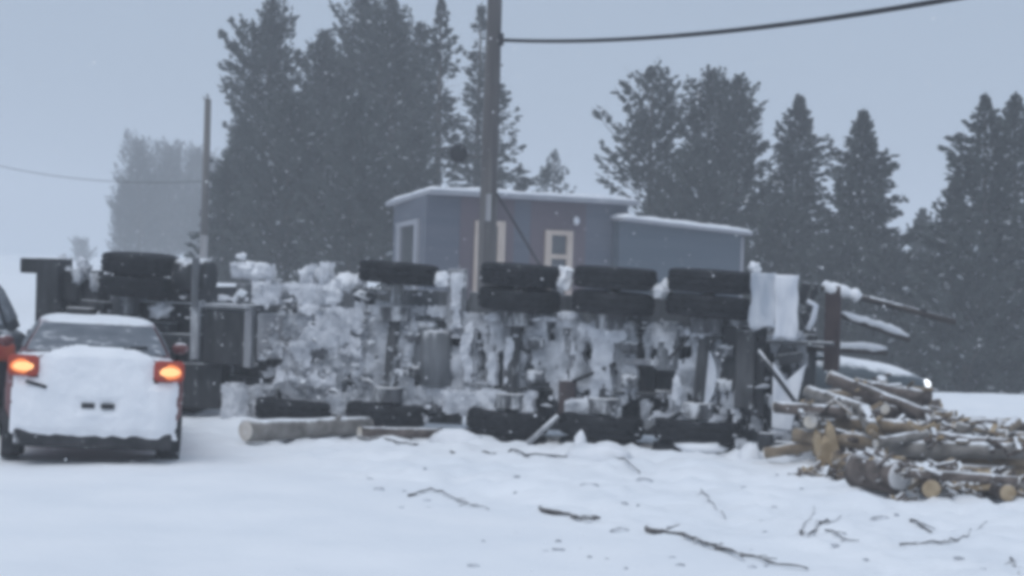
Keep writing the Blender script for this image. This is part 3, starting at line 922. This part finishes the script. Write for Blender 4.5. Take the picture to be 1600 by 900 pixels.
crust("snow_crust", [(440, 475, 650, 660, .95), (345, 595, 430, 670, .9), (560, 470, 700, 500, .8), (640, 596, 700, 640, .7)], .58, .09, .60, 17, M['grey_snow'], .020, .1, 4.0, 2.0)
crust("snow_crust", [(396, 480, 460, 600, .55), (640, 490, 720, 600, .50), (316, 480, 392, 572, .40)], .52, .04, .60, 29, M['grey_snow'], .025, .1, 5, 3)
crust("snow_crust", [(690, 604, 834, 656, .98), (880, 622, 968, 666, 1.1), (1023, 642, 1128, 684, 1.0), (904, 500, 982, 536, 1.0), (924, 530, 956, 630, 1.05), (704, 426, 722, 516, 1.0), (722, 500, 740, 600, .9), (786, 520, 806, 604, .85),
                     (690, 488, 870, 506, .85), (1050, 512, 1120, 530, .85), (868, 484, 920, 500, .9), (760, 540, 774, 602, .8), (1205, 610, 1240, 690, .8), (1048, 540, 1070, 640, .7)], .46, .08, .60, 7, M['packed_snow'], .022, .1, 3.4, 1.8)
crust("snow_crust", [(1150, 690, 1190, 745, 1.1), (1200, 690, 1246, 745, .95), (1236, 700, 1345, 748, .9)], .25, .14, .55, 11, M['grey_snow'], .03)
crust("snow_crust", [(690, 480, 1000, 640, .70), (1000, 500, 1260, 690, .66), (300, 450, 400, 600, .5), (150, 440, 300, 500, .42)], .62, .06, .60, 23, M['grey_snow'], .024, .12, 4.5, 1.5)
def clods(n, px0, px1, py0, py1, y0, y1, r0, r1, m):
    b = MB()
    for k in range(n):
        r = r0 + (r1 - r0) * rt.random() ** 2
        b.lump(T(rt.uniform(px0, px1), rt.uniform(py0, py1), rt.uniform(y0, y1)), r, k * 1.7, (rt.uniform(.6, 2.0), .8, rt.uniform(.4, 1.2)), 1.0, 1)
    b.build("snow_clods", m, TR)['kind'] = 'stuff'
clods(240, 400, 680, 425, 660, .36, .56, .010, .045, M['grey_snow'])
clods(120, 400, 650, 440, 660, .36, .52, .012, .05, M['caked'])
clods(40, 400, 640, 440, 640, .34, .48, .010, .03, M['packed_snow'])
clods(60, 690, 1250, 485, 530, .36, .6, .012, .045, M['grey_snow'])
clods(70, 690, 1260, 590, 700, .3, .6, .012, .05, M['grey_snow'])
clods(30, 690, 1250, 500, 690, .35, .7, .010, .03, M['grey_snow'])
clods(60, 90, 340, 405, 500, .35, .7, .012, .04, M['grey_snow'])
for (px, py, r) in ((878, 440, .10), (884, 425, .07), (1030, 455, .09), (1042, 448, .07), (715, 440, .08), (690, 436, .09), (1180, 418, .06), (378, 401, .05), (388, 420, .09), (405, 425, .10), (478, 428, .08), (505, 425, .08), (560, 438, .07), (540, 440, .11), (520, 455, .12)):
    MB().lump(T(px, py, .5), r, px, (1.2, .8, 1.1), .8, 3).build("snow_lump", M['snow'], TR, True)

# ------------------------------------------------------------------ cars
def sgnp(v, e):
    return math.copysign(abs(v) ** e, v)

def make_car(name, label, paint, loc, rz, ry=0.0, hz=1.0, snow_rear=True, lit=True, head=False):
    """a hatchback: local -y is the rear, +y the front; rests on z = 0"""
    root = empty(name, loc, rz, 0, ry)
    tag(root, label, "car", "cars stopped near the wreck")
    n = 28
    secs = [(-.02, .70, .50, 1.00), (.03, .82, .40, 1.09), (.12, .885, .33, 1.13), (.40, .915, .27, 1.15), (1.2, .925, .25, 1.12), (2.4, .925, .25, 1.08), (3.1, .915, .25, 1.03), (3.7, .89, .27, .95), (4.1, .84, .32, .86), (4.28, .74, .40, .78), (4.33, .62, .46, .72)]
    b = MB(); vs = []; fs = []
    for (y, w, zb, zt) in secs:
        zc, h = (zb + zt) / 2, (zt - zb) / 2
        for k in range(n):
            a = 2 * math.pi * k / n
            vs.append((w * sgnp(math.cos(a), .42), y, (zc + h * sgnp(math.sin(a), .5)) * (hz if hz == 1 else 1.12)))
    for j in range(len(secs) - 1):
        for k in range(n):
            k2 = (k + 1) % n
            fs.append((j * n + k, (j + 1) * n + k, (j + 1) * n + k2, j * n + k2))
    fs.append(tuple(range(n))); fs.append(tuple((len(secs) - 1) * n + k for k in range(n - 1, -1, -1)))
    b.add(vs, fs); b.build("body", paint, root, True)
    # greenhouse
    zb_, zt_ = 1.07, 1.455
    if hz != 1: zb_, zt_ = 1.2, 1.50 * hz
    def gh(a, t, off=0.0):
        Wd = .80 + (.585 - .80) * t ** 1.15 + off
        y0, y1 = .08 + .42 * t + (.10 * t * t), 3.05 - 1.15 * t
        L, yc = (y1 - y0) / 2 + off, (y0 + y1) / 2
        return Vector((Wd * sgnp(math.cos(a), .30), yc + L * sgnp(math.sin(a), .36), zb_ + (zt_ - zb_) * t + off * .3))
    b = MB(); vs = []; fs = []; m_ = 40; TT = [0, .3, .6, .85, .95, 1.0]
    for t in TT:
        for k in range(m_):
            a = 2 * math.pi * k / m_
            p = gh(a, min(t, .97))
            if t == 1.0:
                c = Vector((0, (gh(math.pi / 2, 1).y + gh(-math.pi / 2, 1).y) / 2, 0))
                p = Vector((p.x * .93, c.y + (p.y - c.y) * .94, zt_))
            vs.append(p)
    for j in range(len(TT) - 1):
        for k in range(m_):
            k2 = (k + 1) % m_
            fs.append((j * m_ + k, j * m_ + k2, (j + 1) * m_ + k2, (j + 1) * m_ + k))
    o5 = (len(TT) - 1) * m_
    vs.append(Vector((0, 1.4, zt_ + .015))); fs += [(o5 + k, o5 + (k + 1) % m_, len(vs) - 1) for k in range(m_)]
    b.add(vs, fs); b.build("cabin", paint, root, True)
    def pane(nm, a0, a1, t0, t1, m, off=.012, na=16, nt=4, parent=root):
        b = MB()
        vs = [gh(a0 + (a1 - a0) * i / na, t0 + (t1 - t0) * j / nt, off) for j in range(nt + 1) for i in range(na + 1)]
        fs = [(j * (na + 1) + i, j * (na + 1) + i + 1, (j + 1) * (na + 1) + i + 1, (j + 1) * (na + 1) + i) for j in range(nt) for i in range(na)]
        return b.add(vs, fs).build(nm, m, parent, True)
    q = math.pi / 2
    rw = pane("rear_window", -q - .84, -q + .84, .16, .90, M['car_glass'])
    pane("windscreen", q - .8, q + .8, .12, .9, M['car_glass'])
    pane("side_window", -.50, .50, .2, .88, M['car_glass'])
    pane("side_window", math.pi - .50, math.pi + .50, .2, .88, M['car_glass'])
    b = MB(); b.tube([gh(-q - .1, .2, .03), gh(-q + .25, .34, .035)], .012, 5); b.build("wiper", M['car_black'], rw)
    # snow on the roof
    def roofsnow():
        b = MB(); vs = []; fs = []
        for j, (s, zz) in enumerate(((.95, -.012), (.90, .008), (.8, .016), (.4, .024), (.05, .028))):
            for k in range(m_):
                p = gh(2 * math.pi * k / m_, .97); cy_ = 1.4
                vs.append((p.x * s * .97, cy_ + (p.y - cy_) * s * .98, zt_ + zz + .02 * fb(p.x * s * 4, p.y * s * 4, 3, 2) * (j > 0)))
        for j in range(4):
            for k in range(m_):
                k2 = (k + 1) % m_
                fs.append((j * m_ + k, j * m_ + k2, (j + 1) * m_ + k2, (j + 1) * m_ + k))
        fs.append(tuple(4 * m_ + k for k in range(m_)))
        b.add(vs, fs).build("roof_snow", M['snow'], root, True)
    if snow_rear or head:
        roofsnow()
    if head:                                   # snow on the bonnet
        b = MB(); N1, N2 = 14, 12
        vs = []
        for j in range(N2 + 1):
            for i in range(N1 + 1):
                x = -.78 + 1.56 * i / N1; y = 2.65 + 1.45 * j / N2
                e = min(1, min(i, N1 - i) / 2 + .0, min(j, N2 - j) / 2 + .0)
                zb2 = 1.05 - .13 * (j / N2) - .10 * (abs(x) / .8) ** 3 - .05 * (j / N2) ** 3
                vs.append((x, y, zb2 + .05 * e + .02 * fb(x * 3, y * 3, 1, 2)))
        fs = [(j * (N1 + 1) + i, j * (N1 + 1) + i + 1, (j + 1) * (N1 + 1) + i + 1, (j + 1) * (N1 + 1) + i) for j in range(N2) for i in range(N1)]
        b.add(vs, fs).build("bonnet_snow", M['snow'], root, True)
    # bumper, diffuser, exhaust
    b = MB(); b.box((0, .07, .25), (1.60, .20, .17)); b.box((0, .27, .20), (1.5, .5, .10)); b.build("rear_bumper", M['car_black'], root, bevel=.03)
    MB().tube([(.45, -.08, .24), (.45, .4, .25)], .035, 8).build("exhaust_pipe", M['car_black'], root)
    # wheels
    for sx in (-1, 1):
        for y in (.72, 3.45):
            w = empty("wheel", (sx * .80, y, .32)); w.parent = root
            MB().lathe((0, 0, 0), (1, 0, 0), [(-.11, .2), (-.115, .29), (-.09, .32), (.09, .32), (.115, .29), (.11, .2)], 26).build("tyre", M['tyre'], w, True)
            MB().lathe((0, 0, 0), (1, 0, 0), [(-.122, .06), (-.112, .2), (.112, .2), (.122, .06)], 18).build("rim", M['rim'], w, True)
            MB().lathe((sx * .83, y, .34), (1, 0, 0), [(-.1, .37), (.085, .37), (.09, .35), (.02, .3)], 28).build("wheel_arch", M['car_black'], root, True)
    # lamps
    for sx in (-1, 1):
        b = MB(); b.box((sx * .735, -.015, .985), (.32, .14, .215), (0, 0, sx * .28))
        l = b.build("tail_lamp", M['lit_red'] if lit else M['lens'], root, bevel=.05)
        if lit:
            MB().lump((sx * .745, -.075, .98), .125, 3 + sx, (.95, .35, .62), .12, 3).build("amber_halo", M['lit_amber'], l, True)  # glowing lump imitates the orange halo round the lit bulb
            MB().lump((sx * .735, -.105, .98), .085, 6 + sx, (1.25, .4, .55), .12, 3).build("bulb_glow", M['lit'], l, True)
        b = MB(); b.lump((sx * .66, 4.22, .72), .11, 2, (1.35, .55, .75), .05)
        b.build("headlamp", M['headlamp'] if head else M['rim'], root, True)
    for sx in (-1, 1):
        MB().lump((sx * .98, 2.35, 1.12), .1, 2, (1, .6, .7), .1).build("door_mirror", paint, root, True)
    # snow plastered on the tail
    if snow_rear:
        NX, NZ = 130, 80
        b = MB(); vs = []; fs = []; ok = {}
        for j in range(NZ + 1):
            for i in range(NX + 1):
                x = -.90 + 1.80 * i / NX; z = .24 + 1.0 * j / NZ
                yb = 0.0 + .28 * max(0, abs(x) - .62) ** 1.2 * 1.6 + .10 * max(0, .55 - z) + .55 * max(0, z - 1.10)
                wob = .03 * fb(z * 5, x * 3, 3, 3)
                up = (1 - ((abs(x) / .60) ** 4 + (max(0, z - .82) / .39) ** 4) ** .25) * .4 + wob
                lo = min(.845 + wob - abs(x), .90 - z)
                edge = min(max(up, lo), z - .27 - .03 * fb(x * 4, 1, 2, 2))
                for sx in (-1, 1):
                    edge = min(edge, max(abs(x - sx * .775) - .175, abs(z - .985) - .105) + .03 * fb(x * 9, z * 9, 5, 2))
                # the handle gap and the plate recess
                for hx in (-.07, .13):
                    edge = min(edge, max(abs(x - hx) - .055, abs(z - .60) - .012) + .01)
                ok[i, j] = edge > 0
                vs.append((x, yb - .050 - .03 * min(1, max(0, edge) / .10) - .016 * fb(x * 4, z * 4, 8, 3), z))
        for j in range(NZ):
            for i in range(NX):
                if ok[i, j] and ok[i + 1, j] and ok[i, j + 1] and ok[i + 1, j + 1]:
                    fs.append((j * (NX + 1) + i, j * (NX + 1) + i + 1, (j + 1) * (NX + 1) + i + 1, (j + 1) * (NX + 1) + i))
        b.add(vs, fs)
        b.add([(x, y + .09, z) for (x, y, z) in vs], [tuple(reversed(f)) for f in fs])
        b.build("snow_coat", M['snow'], root, True)
        for hx in (-.07, .13):
            MB().box((hx, -.05, .60), (.13, .05, .05)).build("handle_recess", M['car_black'], root)
        b = MB(); b.box((-.60, -.085, .80), (.22, .03, .035), (0, .25, 0)); b.build("lamp_trim", M['car_black'], root, bevel=.008)
    return root

c = G(140, 726)
make_car("hatchback_car", "red hatchback with lit tail lamps, its rear plastered white with snow", M['red_paint'], (c.x, c.y + .1, 0), R(12.5), R(1.6))
make_car("suv_car", "dark vehicle cut off by the left edge beside the red hatchback", M['dark_paint'], (-6.62, 23.6, 0), R(10), 0, hz=1.17, snow_rear=False, lit=False)
hc = P(1452, 606, 28.2)
make_car("sedan_car", "slate car with snowy bonnet and one bright headlamp behind the log pile", M['slate_paint'], (hc.x - 4.25, 28.9, -.05), R(-88), 0, snow_rear=False, lit=False, head=True)

# ------------------------------------------------------------------ spilled logs
LG = "logs spilled from the truck"
HM = {}
CS = 0.06
def hget(x, y):
    k = (round(x / CS), round(y / CS))
    return HM.get(k, ground_h(x, y))
def settle(p, d, L, r):
    """rest a log on what already lies there"""
    def need(s0, s1):
        h = -9
        for k in range(7):
            s = s0 + (s1 - s0) * k / 6
            c = p + d * (s * L)
            for o in (-.7, 0, .7):
                q = c + Vector((-d.y, d.x, 0)) * (o * r)
                h = max(h, hget(q.x, q.y) + (r * (0.35 if o else 0)) * 0 - (r * .3 if o else 0))
        return h
    za, zb = need(-.5, -.05), need(.05, .5)
    zm = need(-.1, .1)
    m = (za + zb) / 2
    if zm > m: za += (zm - m); zb += (zm - m)
    return za + r * .85, zb + r * .85
def mark(a, b, r):
    n = int((b - a).length / CS) + 1
    d = (b - a).normalized(); s = Vector((-d.y, d.x, 0)).normalized()
    for k in range(n + 1):
        c = a.lerp(b, k / n)
        o = -r
        while o <= r:
            q = c + s * o
            z = c.z + math.sqrt(max(0, r * r - o * o)) * .85
            key = (round(q.x / CS), round(q.y / CS))
            if z > HM.get(key, -9): HM[key] = z
            o += CS * .7

def make_log(a, b, r, label, bark, cut, seed, group=LG, snow=0.0, splinter=False):
    a, b = Vector(a), Vector(b)
    c = (a + b) / 2
    d = (b - a)
    rnd = random.Random(seed)
    nseg = 7
    s1 = d.normalized().orthogonal().normalized(); s2 = d.normalized().cross(s1)
    pts, rad = [], []
    for k in range(nseg + 1):
        t = k / nseg
        pts.append(a.lerp(b, t) - c + s1 * (.06 * r * rnd.uniform(-1, 1)) + s2 * (.06 * r * rnd.uniform(-1, 1)))
        rad.append(r * (1.04 - .14 * t) * rnd.uniform(.97, 1.03))
    o = MB().tube(pts, rad, 12, caps=True, jit=.10, seed=seed).build("log", bark, smooth=True)
    o.location = c
    tag(o, label, "log", group)
    u = d.normalized()
    for e, (p, rr, sg) in enumerate(((pts[0], rad[0], -1), (pts[-1], rad[-1], 1))):
        mb = MB()
        if splinter and e == 0:
            mb.lathe(p + u * (sg * .02), u * sg, [(-.03, rr * .95), (.0, rr * .9), (.06, rr * .7), (.12 , rr * .25)], 11, lug=.3)
        else:
            mb.lathe(p, u * sg, [(-.02, rr * .90), (.012, rr * .90), (.018, rr * .55), (.014, rr * .1)], 14)
        mb.build("cut_end", cut, o)
    for k in range(rnd.randint(0, 2)):
        mb = MB()
        t = rnd.uniform(.15, .85); an = rnd.uniform(0, 6.28)
        q = a.lerp(b, t) - c; dr = s1 * math.cos(an) + s2 * math.sin(an)
        mb.tube([q + dr * r * .8, q + dr * r * 1.3 + u * .04], [.28 * r, .15 * r], 6)
        mb.build("branch_stub", bark, o)
    return o

rl = random.Random(21)
# an even bed of log descriptions; each label adds what sets the log apart
def place(px, py, z0, ang, L, r, label, bark, cut, seed, splinter=False, anchor='mid'):
    g0 = G(px, py, z0)
    d = Vector((math.cos(ang), math.sin(ang), 0))
    p = Vector((g0.x, g0.y, 0))
    if anchor == 'start': p = p + d * (L / 2)
    za, zb = settle(p, d, L, r)
    a = p - d * (L / 2); b = p + d * (L / 2)
    a.z, b.z = za, zb
    tl = .30 - .22 * sm(1380, 1500, px)
    if abs(b.z - a.z) > tl * L:
        m = min(a.z, b.z) + tl * L / 2; s_ = math.copysign(tl * L / 2, b.z - a.z); a.z, b.z = m - s_, m + s_
    mark(a, b, r)
    return make_log(a, b, r, label, bark, cut, seed, splinter=splinter)

BK = [(M['bark'], "dark barked"), (M['bark'], "dark barked"), (M['bark_grey'], "grey barked"), (M['bark_pale'], "pale scraped")]
heap = []
def heap_log(px, py, ang, L, r, seed):
    g0 = G(px, py)
    loc = TI @ Vector((g0.x, g0.y, 0))
    d2 = Vector((math.cos(ang), math.sin(ang), 0))
    e1 = TI @ (Vector((g0.x, g0.y, 0)) - d2 * L / 2); e2 = TI @ (Vector((g0.x, g0.y, 0)) + d2 * L / 2)
    if min(e1.x, e2.x) < 3.3 and min(e1.y, e2.y) < 2.0: return
    if any((Vector((q.x, q.y)) - Vector(G(1410, 778).xy)).length < .75 for q in (g0, g0 - d2 * L / 2, g0 + d2 * L / 2)): return   # room for the thick log at the foot
    lim = 0.85 - .73 * sm(1265, 1500, px)
    if hget(g0.x, g0.y) > max(.20, lim): return
    if px > 1430 and max(hget(g0.x - d2.x * L * .4, g0.y - d2.y * L * .4), hget(g0.x + d2.x * L * .4, g0.y + d2.y * L * .4)) > .30: return
    bk, ds = BK[rl.randrange(4)]
    o = place(px, py, 0, ang, L, r, "", bk, rl.choice((M['cut'], M['cut'], M['cut_pale'])), seed)
    v = CM.to_3x3().inverted() @ (Vector(o.location) - EYE)
    heap.append((800 - 3200 * v.x / v.z, 450 + 3200 * v.y / v.z, o, ds))
# long logs lying as they slid off, then the broken short ones on top
for k in range(190):
    px = rl.uniform(1248, 1618)
    t = rl.random()
    near_y = 745 + 22 * sm(1300, 1400, px)
    far_y = 620 + 118 * (px - 1255) / 345.0
    py = near_y - 14 + (far_y - near_y + 10) * t
    if k < 90:
        ang = R(-18 + rl.uniform(-16, 16)); L = rl.uniform(1.1, 2.2); r = rl.uniform(.05, .10)
    else:
        ang = R(rl.choice((-18, -30, 5, -60, -85, -100, -120, 160, 35)) + rl.uniform(-14, 14)); L = rl.uniform(.45, 1.1); r = rl.uniform(.05, .105)
    heap_log(px, py, ang, L, r, 200 + k)
# logs one can point at
place(1372, 768, 0, R(-58), .60, .19, "thick dark log with a white snow coated end at the near edge of the heap", M['bark'], M['cut_white'], 401)
place(1490, 744, .1, R(-82), .6, .10, "tan ended log facing the road just right of the white ended thick log", M['bark_pale'], M['cut'], 402)
place(1452, 740, .2, R(-98), .9, .11, "tan ended log in the middle of the heap's front row", M['bark'], M['cut'], 403)
ga = G(1296, 734)
b = MB()
for (x, w, h, d_) in ((0, .15, .34, .10), (.09, .12, .50, .08), (-.08, .10, .44, .07)):
    b.add([(x - w / 2, -d_ / 2, -.1), (x + w / 2, -d_ / 2, -.1), (x + w / 2, d_ / 2, -.1), (x - w / 2, d_ / 2, -.1),
           (x - w * .45, -d_ / 2, h * .72), (x + w * .4, -d_ / 2, h * .8), (x + w * .4, d_ / 2, h * .76), (x - w * .4, d_ / 2, h * .7), (x + w * .1, 0, h)],
          [(3, 2, 1, 0), (0, 1, 5, 4), (1, 2, 6, 5), (2, 3, 7, 6), (3, 0, 4, 7), (4, 5, 8), (5, 6, 8), (6, 7, 8), (7, 4, 8)])
o = b.build("split_log", M['cut'])
o.location = (ga.x, ga.y, ground_h(ga.x, ga.y) + .05)
o.rotation_euler = (-.15, -.22, .3)
tag(o, "yellow splintered log end standing up beside the trailer's tail", "log", LG)
make_log(P(1296, 590, 24.6), P(1456, 652, 24.0), .085, "long dark log slanting down along the heap's upper left edge", M['bark'], M['cut_pale'], 431)
make_log(P(1436, 655, 24.4), P(1612, 704, 23.8), .09, "long dark log along the heap's upper edge running off to the right", M['bark'], M['cut_pale'], 432)
make_log(P(1262, 612, 24.2), P(1352, 640, 23.6), .075, "dark log end pinned between the trailer's tail and the heap", M['bark_grey'], M['cut_pale'], 433)
place(1552, 760, .1, R(-85), .9, .10, "tan ended log low in the heap toward the right edge", M['bark'], M['cut'], 405)
place(1590, 774, 0, R(-25), .8, .08, "pale log end at the photo's lower right edge", M['bark_grey'], M['cut'], 406)
place(1352, 690, .4, R(-80), .9, .085, "slim tan ended log high on the heap's left part", M['bark'], M['cut'], 407)
place(1500, 780, .0, R(-8), 1.1, .05, "thin dark snow edged pole along the heap's near foot", M['bark'], M['cut_pale'], 408)
# every heap log is singled out by its bark, its row from the foot of the heap upward, and its place in that row
heap.sort(key=lambda h: -h[1])
ORD = ["first", "second", "third", "fourth", "fifth", "sixth", "seventh", "eighth", "ninth", "tenth", "eleventh", "twelfth", "thirteenth", "fourteenth", "fifteenth", "sixteenth", "seventeenth", "eighteenth", "nineteenth", "twentieth"]
ROWS = ["foremost", "second", "third", "fourth", "fifth", "sixth", "seventh", "rearmost"]
nr = len(ROWS)
for k in range(nr):
    row = sorted(heap[k * len(heap) // nr:(k + 1) * len(heap) // nr], key=lambda h: h[0])
    for i, h in enumerate(row):
        h[2]['label'] = "%s log, %s from the left in the spilled heap's %s row" % (h[3], ORD[min(i, 19)], ROWS[k])
# bark, chips and splinters between the logs
for nm, m_, n_ in (("wood_splinters", M['cut'], 150), ("bark_litter", M['bark'], 620), ("pale_splinters", M['bark_pale'], 260)):
    b = MB()
    for k in range(n_):
        px = rl.uniform(1245, 1610); t = rl.random() ** 1.3
        near_y = 752 + 26 * sm(1300, 1400, px); far_y = 634 + 108 * (px - 1255) / 345.0
        g0 = G(px, near_y + (far_y - near_y) * t)
        z = hget(g0.x, g0.y)
        b.box((g0.x, g0.y, z + .015), (rl.uniform(.05, .34), rl.uniform(.015, .06), rl.uniform(.012, .05)), (rl.uniform(-.5, .5), rl.uniform(-.6, .6), rl.uniform(0, 6.3)))
    o = b.build(nm, m_)
    tag(o, {"wood_splinters": "fresh tan wood splinters scattered through the log heap", "bark_litter": "dark torn bark littered between the spilled logs", "pale_splinters": "pale scraped wood slivers strewn over the log heap"}[nm], "wood debris", kind='stuff')
# the log lying in front of the truck's middle
ga, gb = G(384, 694), G(572, 684)
make_log((ga.x, ga.y, .16), (gb.x, gb.y + .15, .14), .125, "grey barked log lying alone in the snow before the truck's middle", M['bark_grey'], M['cut_pale'], 420)
ga, gb = G(560, 690), G(690, 688)
make_log((ga.x, ga.y + .2, .09), (gb.x, gb.y + .2, .07), .07, "thinner log end poking from the snow right of the lone log", M['bark'], M['cut_pale'], 421)

# ------------------------------------------------------------------ twigs and bark on the snow
def twig(pxs, r, label, seed, group="broken twigs lying on the snow"):
    rnd = random.Random(seed)
    base = [G(*p) for p in pxs]
    pts = []
    for i in range(len(base) - 1):
        for k in range(5):
            q = base[i].lerp(base[i + 1], k / 5)
            pts.append(q + Vector((rnd.uniform(-.02, .02), rnd.uniform(-.02, .02), 0)))
    pts.append(base[-1])
    rad = []
    for i, p in enumerate(pts):
        p.z = ground_h(p.x, p.y) + r * .6 + .012 + rnd.uniform(-.3, .6) * r
        rad.append(r * (1.1 - .75 * i / len(pts)) * rnd.uniform(.8, 1.2))
    c = pts[0].copy()
    mb = MB().tube([p - c for p in pts], rad, 6, jit=.2, seed=seed)
    for q in range(3):
        i = rnd.randrange(1, len(pts) - 2)
        d = (pts[i + 1] - pts[i]).normalized(); s = Vector((-d.y, d.x, .15)) * rnd.choice((-1, 1))
        mb.tube([pts[i] - c, pts[i] - c + (d * .7 + s * .6) * rnd.uniform(.08, .2)], [r * .5, r * .2], 5)
    o = mb.build("twig", M['twig'], smooth=True)
    o.location = c
    return tag(o, label, "twig", group)
twig([(640, 776), (672, 768), (720, 782), (764, 797)], .012, "thin curved twig on the snow below the truck's middle", 1)
twig([(842, 800), (890, 805), (936, 821)], .028, "short dark stick at centre front of the snow", 2)
twig([(1012, 830), (1060, 838), (1110, 856), (1160, 880)], .024, "longest broken branch in the centre right foreground", 3)
twig([(1120, 862), (1190, 878), (1262, 898)], .016, "thin branch tail running to the photo's bottom edge", 4)
twig([(1250, 846), (1275, 826), (1314, 805)], .016, "straight twig slanting up to the right before the log heap", 5)
twig([(1238, 842), (1262, 818), (1272, 788)], .008, "hair thin bent twig left of the slanting straight one", 6)
twig([(1290, 836), (1342, 848)], .010, "small flat twig right of the slanting straight one", 7)
twig([(1408, 853), (1480, 855), (1512, 838), (1542, 811)], .010, "long thin hooked twig in the right foreground", 8)
twig([(1096, 768), (1110, 788), (1134, 806)], .008, "faint hair thin twig below the truck's last wheel", 9)
twig([(704, 707), (770, 712), (820, 720), (905, 714)], .022, "dark stick lying along the ploughed snow before the axles", 10)
twig([(900, 700), (940, 708), (1000, 738)], .020, "dark stick half buried below the truck's middle rear wheel", 11)
twig([(1580, 866), (1596, 898)], .010, "thin twig at the photo's lower right corner", 12)
twig([(1424, 818), (1456, 824)], .016, "short stubby twig right of centre before the heap", 13)
twig([(560, 690), (640, 697), (690, 690)], .016, "crooked stick beside the thinner log end", 14)
def clod(px, py, r, m, name, label, cat, group, seed, sq=(1.6, 1, .5)):
    p = G(px, py)
    o = MB().lump((0, 0, 0), r, seed, sq, .5).build(name, m, smooth=True)
    o.location = (p.x, p.y, ground_h(p.x, p.y) + r * .15)
    return tag(o, label, cat, group)
for i, (px, py, r, lb) in enumerate([
        (592, 766, .035, "small grey snow clod left of the thin curved twig"),
        (968, 829, .06, "flat grey snow clod between the two centre branches"),
        (920, 765, .06, "pale snow clod below the middle rear wheel"),
        (1376, 815, .06, "round snow clod in front of the thick white ended log"),
        (1005, 752, .06, "snow clod beside the half buried dark stick"),
        (1040, 770, .045, "small snow clod left of the faint hair thin twig")]):
    clod(px, py, r, M['dirty_snow'], "snow_clod", lb, "snow clod", "snow clods on the road", i + 3)
for i, (px, py, r, sq, lb) in enumerate([
        (714, 690, .20, (1.6, 1, .85), "rounded heap of white snow at the foot of the axles"),
        (906, 704, .12, (.6, .6, 1.5), "pointed spike of snow before the middle rear wheel"),
        (935, 716, .20, (2.0, 1, .7), "low heap of snow right of the pointed spike"),
        (1170, 716, .17, (.8, .8, 1.1), "upright lump of snow left of the trailer's rear foot"),
        (1095, 712, .14, (2.2, 1, .5), "low snow heap before the truck's last wheel")]):
    clod(px, py, r, M['snow'], "snow_heap", lb, "snow heap", "snow heaps along the wreck", i + 13, sq)

b = MB(); rb = random.Random(9)
for k in range(80):
    px, py = rb.uniform(560, 1600), rb.uniform(735, 895)
    if py > 735 + (px - 560) * .9 and px < 760: continue
    p = G(px, py); r = rb.uniform(.006, .028)
    b.lump((p.x, p.y, ground_h(p.x, p.y) + r * .2), r, k, (rb.uniform(1, 2.4), 1, .6), .9, 1)
tag(b.build("snow_crumbs", M['grey_snow'], smooth=True), "grey crumbs of snow and bark strewn over the shoulder", "snow crumbs", kind='stuff')
# ------------------------------------------------------------------ falling snow and the hazy air
rf = random.Random(77)
b = MB()
ov, of = [Vector(v) for v in ((1, 0, 0), (-1, 0, 0), (0, 1, 0), (0, -1, 0), (0, 0, 1), (0, 0, -1))], [(0, 2, 4), (2, 1, 4), (1, 3, 4), (3, 0, 4), (2, 0, 5), (1, 2, 5), (3, 1, 5), (0, 3, 5)]
for k in range(6500):
    y = 7 + 63 * rf.random() ** 0.75
    x = rf.uniform(-.34, .34) * y + rf.uniform(-2, 2)
    z = rf.uniform(0.1, 2.2 + .17 * y)
    r = rf.uniform(.003, .0075)
    c = Vector((x, y, z))
    b.add([c + v * r * rf.uniform(.7, 1.2) for v in ov], of)
o = b.build("falling_snow", M['flake']); tag(o, "white flakes of falling snow drifting through the air", "snowfall", kind='stuff')

hz = MB().box((0, 285, 9.0), (1300, 730, 26)).build("haze", M['flake'])
hz.data.materials.clear()
hm = bpy.data.materials.new("haze_air"); hm.use_nodes = True
hm.node_tree.nodes.clear()
pv = hm.node_tree.nodes.new("ShaderNodeVolumePrincipled")
pv.inputs['Color'].default_value = (0.93, 0.96, 1.0, 1)
pv.inputs['Density'].default_value = 0.0029
mo = hm.node_tree.nodes.new("ShaderNodeOutputMaterial")
hm.node_tree.links.new(pv.outputs[0], mo.inputs['Volume'])
hz.data.materials.append(hm)
tag(hz, kind='stuff')
